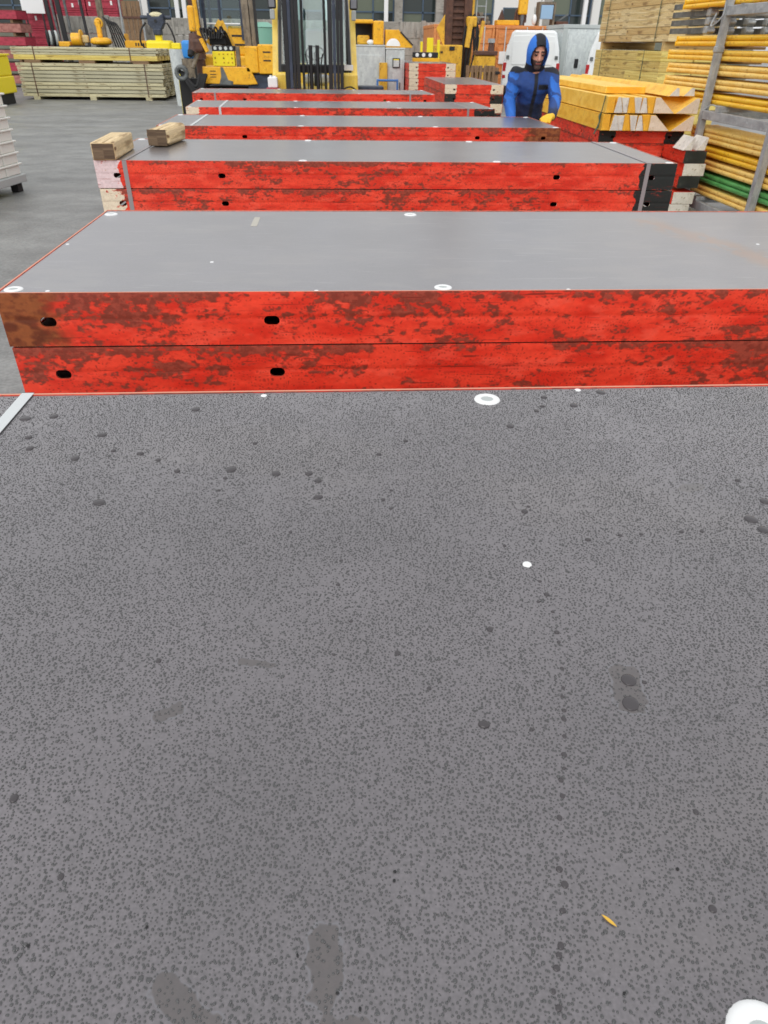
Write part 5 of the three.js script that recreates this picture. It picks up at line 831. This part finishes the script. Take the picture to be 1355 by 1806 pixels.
    for (const s of [-1, 1]) { d = Math.max(d, -(Math.hypot(q[0] - s * 0.032, q[1] - 0.008, q[2] - 0.094) - 0.015)); d = Math.min(d, Math.hypot(q[0] - s * 0.032, q[1] - 0.007, q[2] - 0.070) - 0.014); d = smin(d, ell(q, V(s * 0.078, -0.005, -0.01), V(0.012, 0.032, 0.02)), 0.008); }
    return d;
  };
  const limbs = (p, e) => {
    let d = cap(p, J.pel, J.waist, 0.125 + e, 0.125 + e);
    d = smin(d, cap(p, J.waist, J.chest, 0.12 + e, 0.13 + e), 0.05); d = smin(d, cap(p, V(-0.1, 1.37, 0.17), V(0.1, 1.37, 0.18), 0.095 + e, 0.095 + e), 0.06);
    for (const [a, b, c] of [[J.sR, J.eR, J.wR], [J.sL, J.eL, J.wL]]) { d = smin(d, cap(p, a, b, 0.058 + e, 0.044 + e), 0.03); d = smin(d, cap(p, b, c, 0.044 + e, 0.030 + e), 0.015); }
    return d;
  };
  const legD = (p, e) => { let d = 9; for (const [a, b, c, f] of legs) { let q = smin(cap(p, a, b, 0.085 + e, 0.058 + e), cap(p, b, c, 0.056 + e, 0.042 + e), 0.02); q = smin(q, cap(p, c, f, 0.04 + e, 0.034 + e), 0.02); d = Math.min(d, q); } return d; };
  // hands: palm and five fingers bent over the rail
  const hand = (p, w, h, s, e) => {
    const d0 = [h[0] - w[0], h[1] - w[1], h[2] - w[2]], L = Math.hypot(...d0), u = d0.map(v => v / L), sd = [u[2], 0, -u[0]].map(v => v * s), at = (f, r, dn) => [w[0] + u[0] * f + sd[0] * r, w[1] + u[1] * f + dn, w[2] + u[2] * f + sd[2] * r];
    let d = smin(cap(p, at(0, 0, 0), at(0.05, 0.018, 0), 0.026 + e, 0.022 + e), cap(p, at(0.05, -0.02, 0), at(0.08, -0.02, 0), 0.02 + e, 0.018 + e), 0.02);
    d = smin(d, cap(p, at(0.05, 0.02, 0), at(0.08, 0.022, 0), 0.02 + e, 0.018 + e), 0.02);
    [[-0.033, 0.062], [-0.011, 0.076], [0.011, 0.072], [0.032, 0.055]].forEach(([r, l]) => { const a = at(0.085, r, 0), b = at(0.085 + l * 0.5, r * 1.1, -0.008), c = at(0.085 + l * 0.85, r * 1.12, -0.032); d = smin(d, Math.min(cap(p, a, b, 0.0095 + e, 0.009 + e), cap(p, b, c, 0.009 + e, 0.0078 + e)), 0.006); });
    d = smin(d, Math.min(cap(p, at(0.02, -0.03, 0), at(0.055, -0.058, -0.008), 0.013 + e, 0.011 + e), cap(p, at(0.055, -0.058, -0.008), at(0.09, -0.066, -0.02), 0.011 + e, 0.009 + e)), 0.01);
    return d;
  };
  const man = thing('person', 'man in a blue and black hooded jacket bending over a panel stack', 'person', [1.965, 0, -8.10]);
  const vc = (r, o = {}) => { const m = mat(null, r, { vertexColors: true, ...o }); return m; };
  const bodyF = p => Math.min(smin(Math.min(limbs(p, -0.022), legD(p, -0.012)), cap(p, J.chest, J.head, 0.075, 0.055), 0.03), 9);
  const parts = [nets([-0.42, -0.02, -0.3], [0.4, 1.56, 0.98], 0.014, bodyF), nets([-0.15, 1.44, 0.14], [0.11, 1.76, 0.48], 0.005, p => skull(loc(p))), nets([-0.34, 0.9, 0.36], [-0.1, 1.1, 0.7], 0.004, p => hand(p, J.wR, J.hR, -1, 0)), nets([-0.27, 1.0, 0.76], [0.14, 1.2, 1.06], 0.004, p => hand(p, J.wL, J.hL, 1, 0))];
  const bodyG = mergeGeometries(parts);
  tint(bodyG, p => {
    const q = loc(p), n = fbm(q[0] * 90 + 50, q[1] * 90 + 50, 5, 3); let c = [196, 142, 118];
    if (p[1] > 1.45) {
      if (Math.abs(Math.abs(q[0]) - 0.032) < 0.013 && Math.abs(q[1] - 0.008) < 0.008 && q[2] > 0.06) c = [40, 30, 28];
      else if (q[1] > 0.024 && q[1] < 0.040 && Math.abs(q[0]) > 0.012 && Math.abs(q[0]) < 0.056 && q[2] > 0.05) c = [56, 42, 38];
      else if (Math.abs(q[1] + 0.063) < 0.007 && Math.abs(q[0]) < 0.024 && q[2] > 0.05) c = [150, 88, 80];
      else if (q[1] < -0.036 && !(Math.abs(q[0]) < 0.017 && q[1] > -0.044) && q[2] > -0.04) c = mix3([84, 62, 54], [56, 42, 38], n);
      else if (q[1] > 0.075 || q[2] < -0.03) c = [40, 32, 30];
      else c = mix3(c, [206, 150, 128], n);
    }
    return c;
  });
  mesh('body', bodyG, vc(0.6), man);
  const hoodF = p => { const q = loc(p); let o = ell(q, V(0, 0.018, -0.012), V(0.100, 0.136, 0.122)); o = smin(o, cap(p, V(-0.01, 1.45, 0.18), J.head, 0.098, 0.085), 0.04); const cut = Math.min(ell(q, V(0, 0.0, 0.03), V(0.078, 0.112, 0.088)), ell(q, V(0, -0.02, 0.12), V(0.078, 0.112, 0.12))); return Math.max(o, -cut); };
  const wr = p => 0.006 * (fbm(p[0] * 16 + 40, p[1] * 22 + p[2] * 14 + 40, 66, 3) - 0.5) * 2;
  const jack = p => { let d = limbs(p, 0.012) + wr(p) + 0.004 * Math.sin(p[1] * 70 + p[0] * 20 + p[2] * 30) * (Math.abs(p[0]) > 0.14 ? 1 : 0.3); d = smin(d, cap(p, V(-0.01, 1.40, 0.18), V(-0.01, 1.47, 0.21), 0.10, 0.085), 0.03); d = Math.max(d, -(p[1] - 0.86)); return d; };
  const jg = nets([-0.42, 0.84, -0.22], [0.4, 1.6, 0.98], 0.009, p => Math.max(jack(p), -(ell(loc(p), V(0, -0.03, 0.05), V(0.072, 0.12, 0.11)))));
  const BL = [44, 114, 208], BD = [30, 70, 140], NV = [24, 40, 74], BK = [24, 26, 34];
  tint(jg, p => {
    const arm = Math.min(cap(p, J.sR, J.eR, 0.07, 0.06), cap(p, J.eR, J.wR, 0.06, 0.05), cap(p, J.sL, J.eL, 0.07, 0.06), cap(p, J.eL, J.wL, 0.06, 0.05)) < 0 && Math.abs(p[0]) > 0.125;
    const n = fbm(p[0] * 60 + 9, p[1] * 60 + p[2] * 40, 12, 3);
    if (arm && p[1] < 1.44) return mix3(BL, [32, 88, 168], n);
    if (p[1] > 1.448 - 0.25 * Math.max(0, Math.abs(p[0]) - 0.12) && Math.abs(p[0]) > 0.075) return BK;
    if (Math.abs(p[0] + 0.005) < 0.018 || (p[0] > 0.02 && p[0] < 0.11 && p[1] > 1.30 && p[1] < 1.34)) return BK;
    return mix3(mix3(NV, BD, sst(1.16, 1.19, p[1] + 0.04 * (n - 0.5))), BK, 0.25 * n);
  });
  mesh('jacket', jg, vc(0.75, { sheen: 0.4 }), man);
  const hg = nets([-0.2, 1.36, 0.04], [0.16, 1.8, 0.5], 0.006, hoodF);
  tint(hg, p => { const q = loc(p); if (Math.abs(q[0]) < 0.045 && q[1] > 0.05) return BK; const rim = ell(q, V(0, -0.02, 0.12), V(0.080, 0.116, 0.124)); if (rim < 0.004 || q[1] < -0.09) return BK; return BL; });
  mesh('hood', hg, vc(0.75, { sheen: 0.4 }), man);
  const tg = nets([-0.36, 0.05, -0.24], [0.36, 1.02, 0.3], 0.012, p => Math.max(Math.min(legD(p, 0.008) + wr(p), cap(p, J.pel, V(0, 0.9, 0), 0.135, 0.13)), -(p[1] - 0.1)));
  mesh('trousers', tg, mat([44, 46, 54], 0.85), man);
  for (const [a, b, c, f] of legs) mesh('shoe', nets([c[0] - 0.09, -0.01, c[2] - 0.12], [c[0] + 0.1, 0.17, f[2] + 0.12], 0.008, p => Math.max(smin(cap(p, c, [c[0], 0.05, c[2]], 0.052, 0.05), cap(p, [c[0], 0.04, c[2]], f, 0.048, 0.044), 0.03), -(p[1] - 0.0))), mat([40, 36, 34], 0.7), man);
  const gm = mat([232, 186, 50], 0.7);
  mesh('glove', nets([-0.36, 0.88, 0.34], [-0.08, 1.12, 0.72], 0.0045, p => hand(p, J.wR, J.hR, -1, 0.004)), gm, man); mesh('glove', nets([-0.29, 0.98, 0.74], [0.16, 1.22, 1.08], 0.0045, p => hand(p, J.wL, J.hL, 1, 0.004)), gm, man);
}

renderer.render(scene, camera);
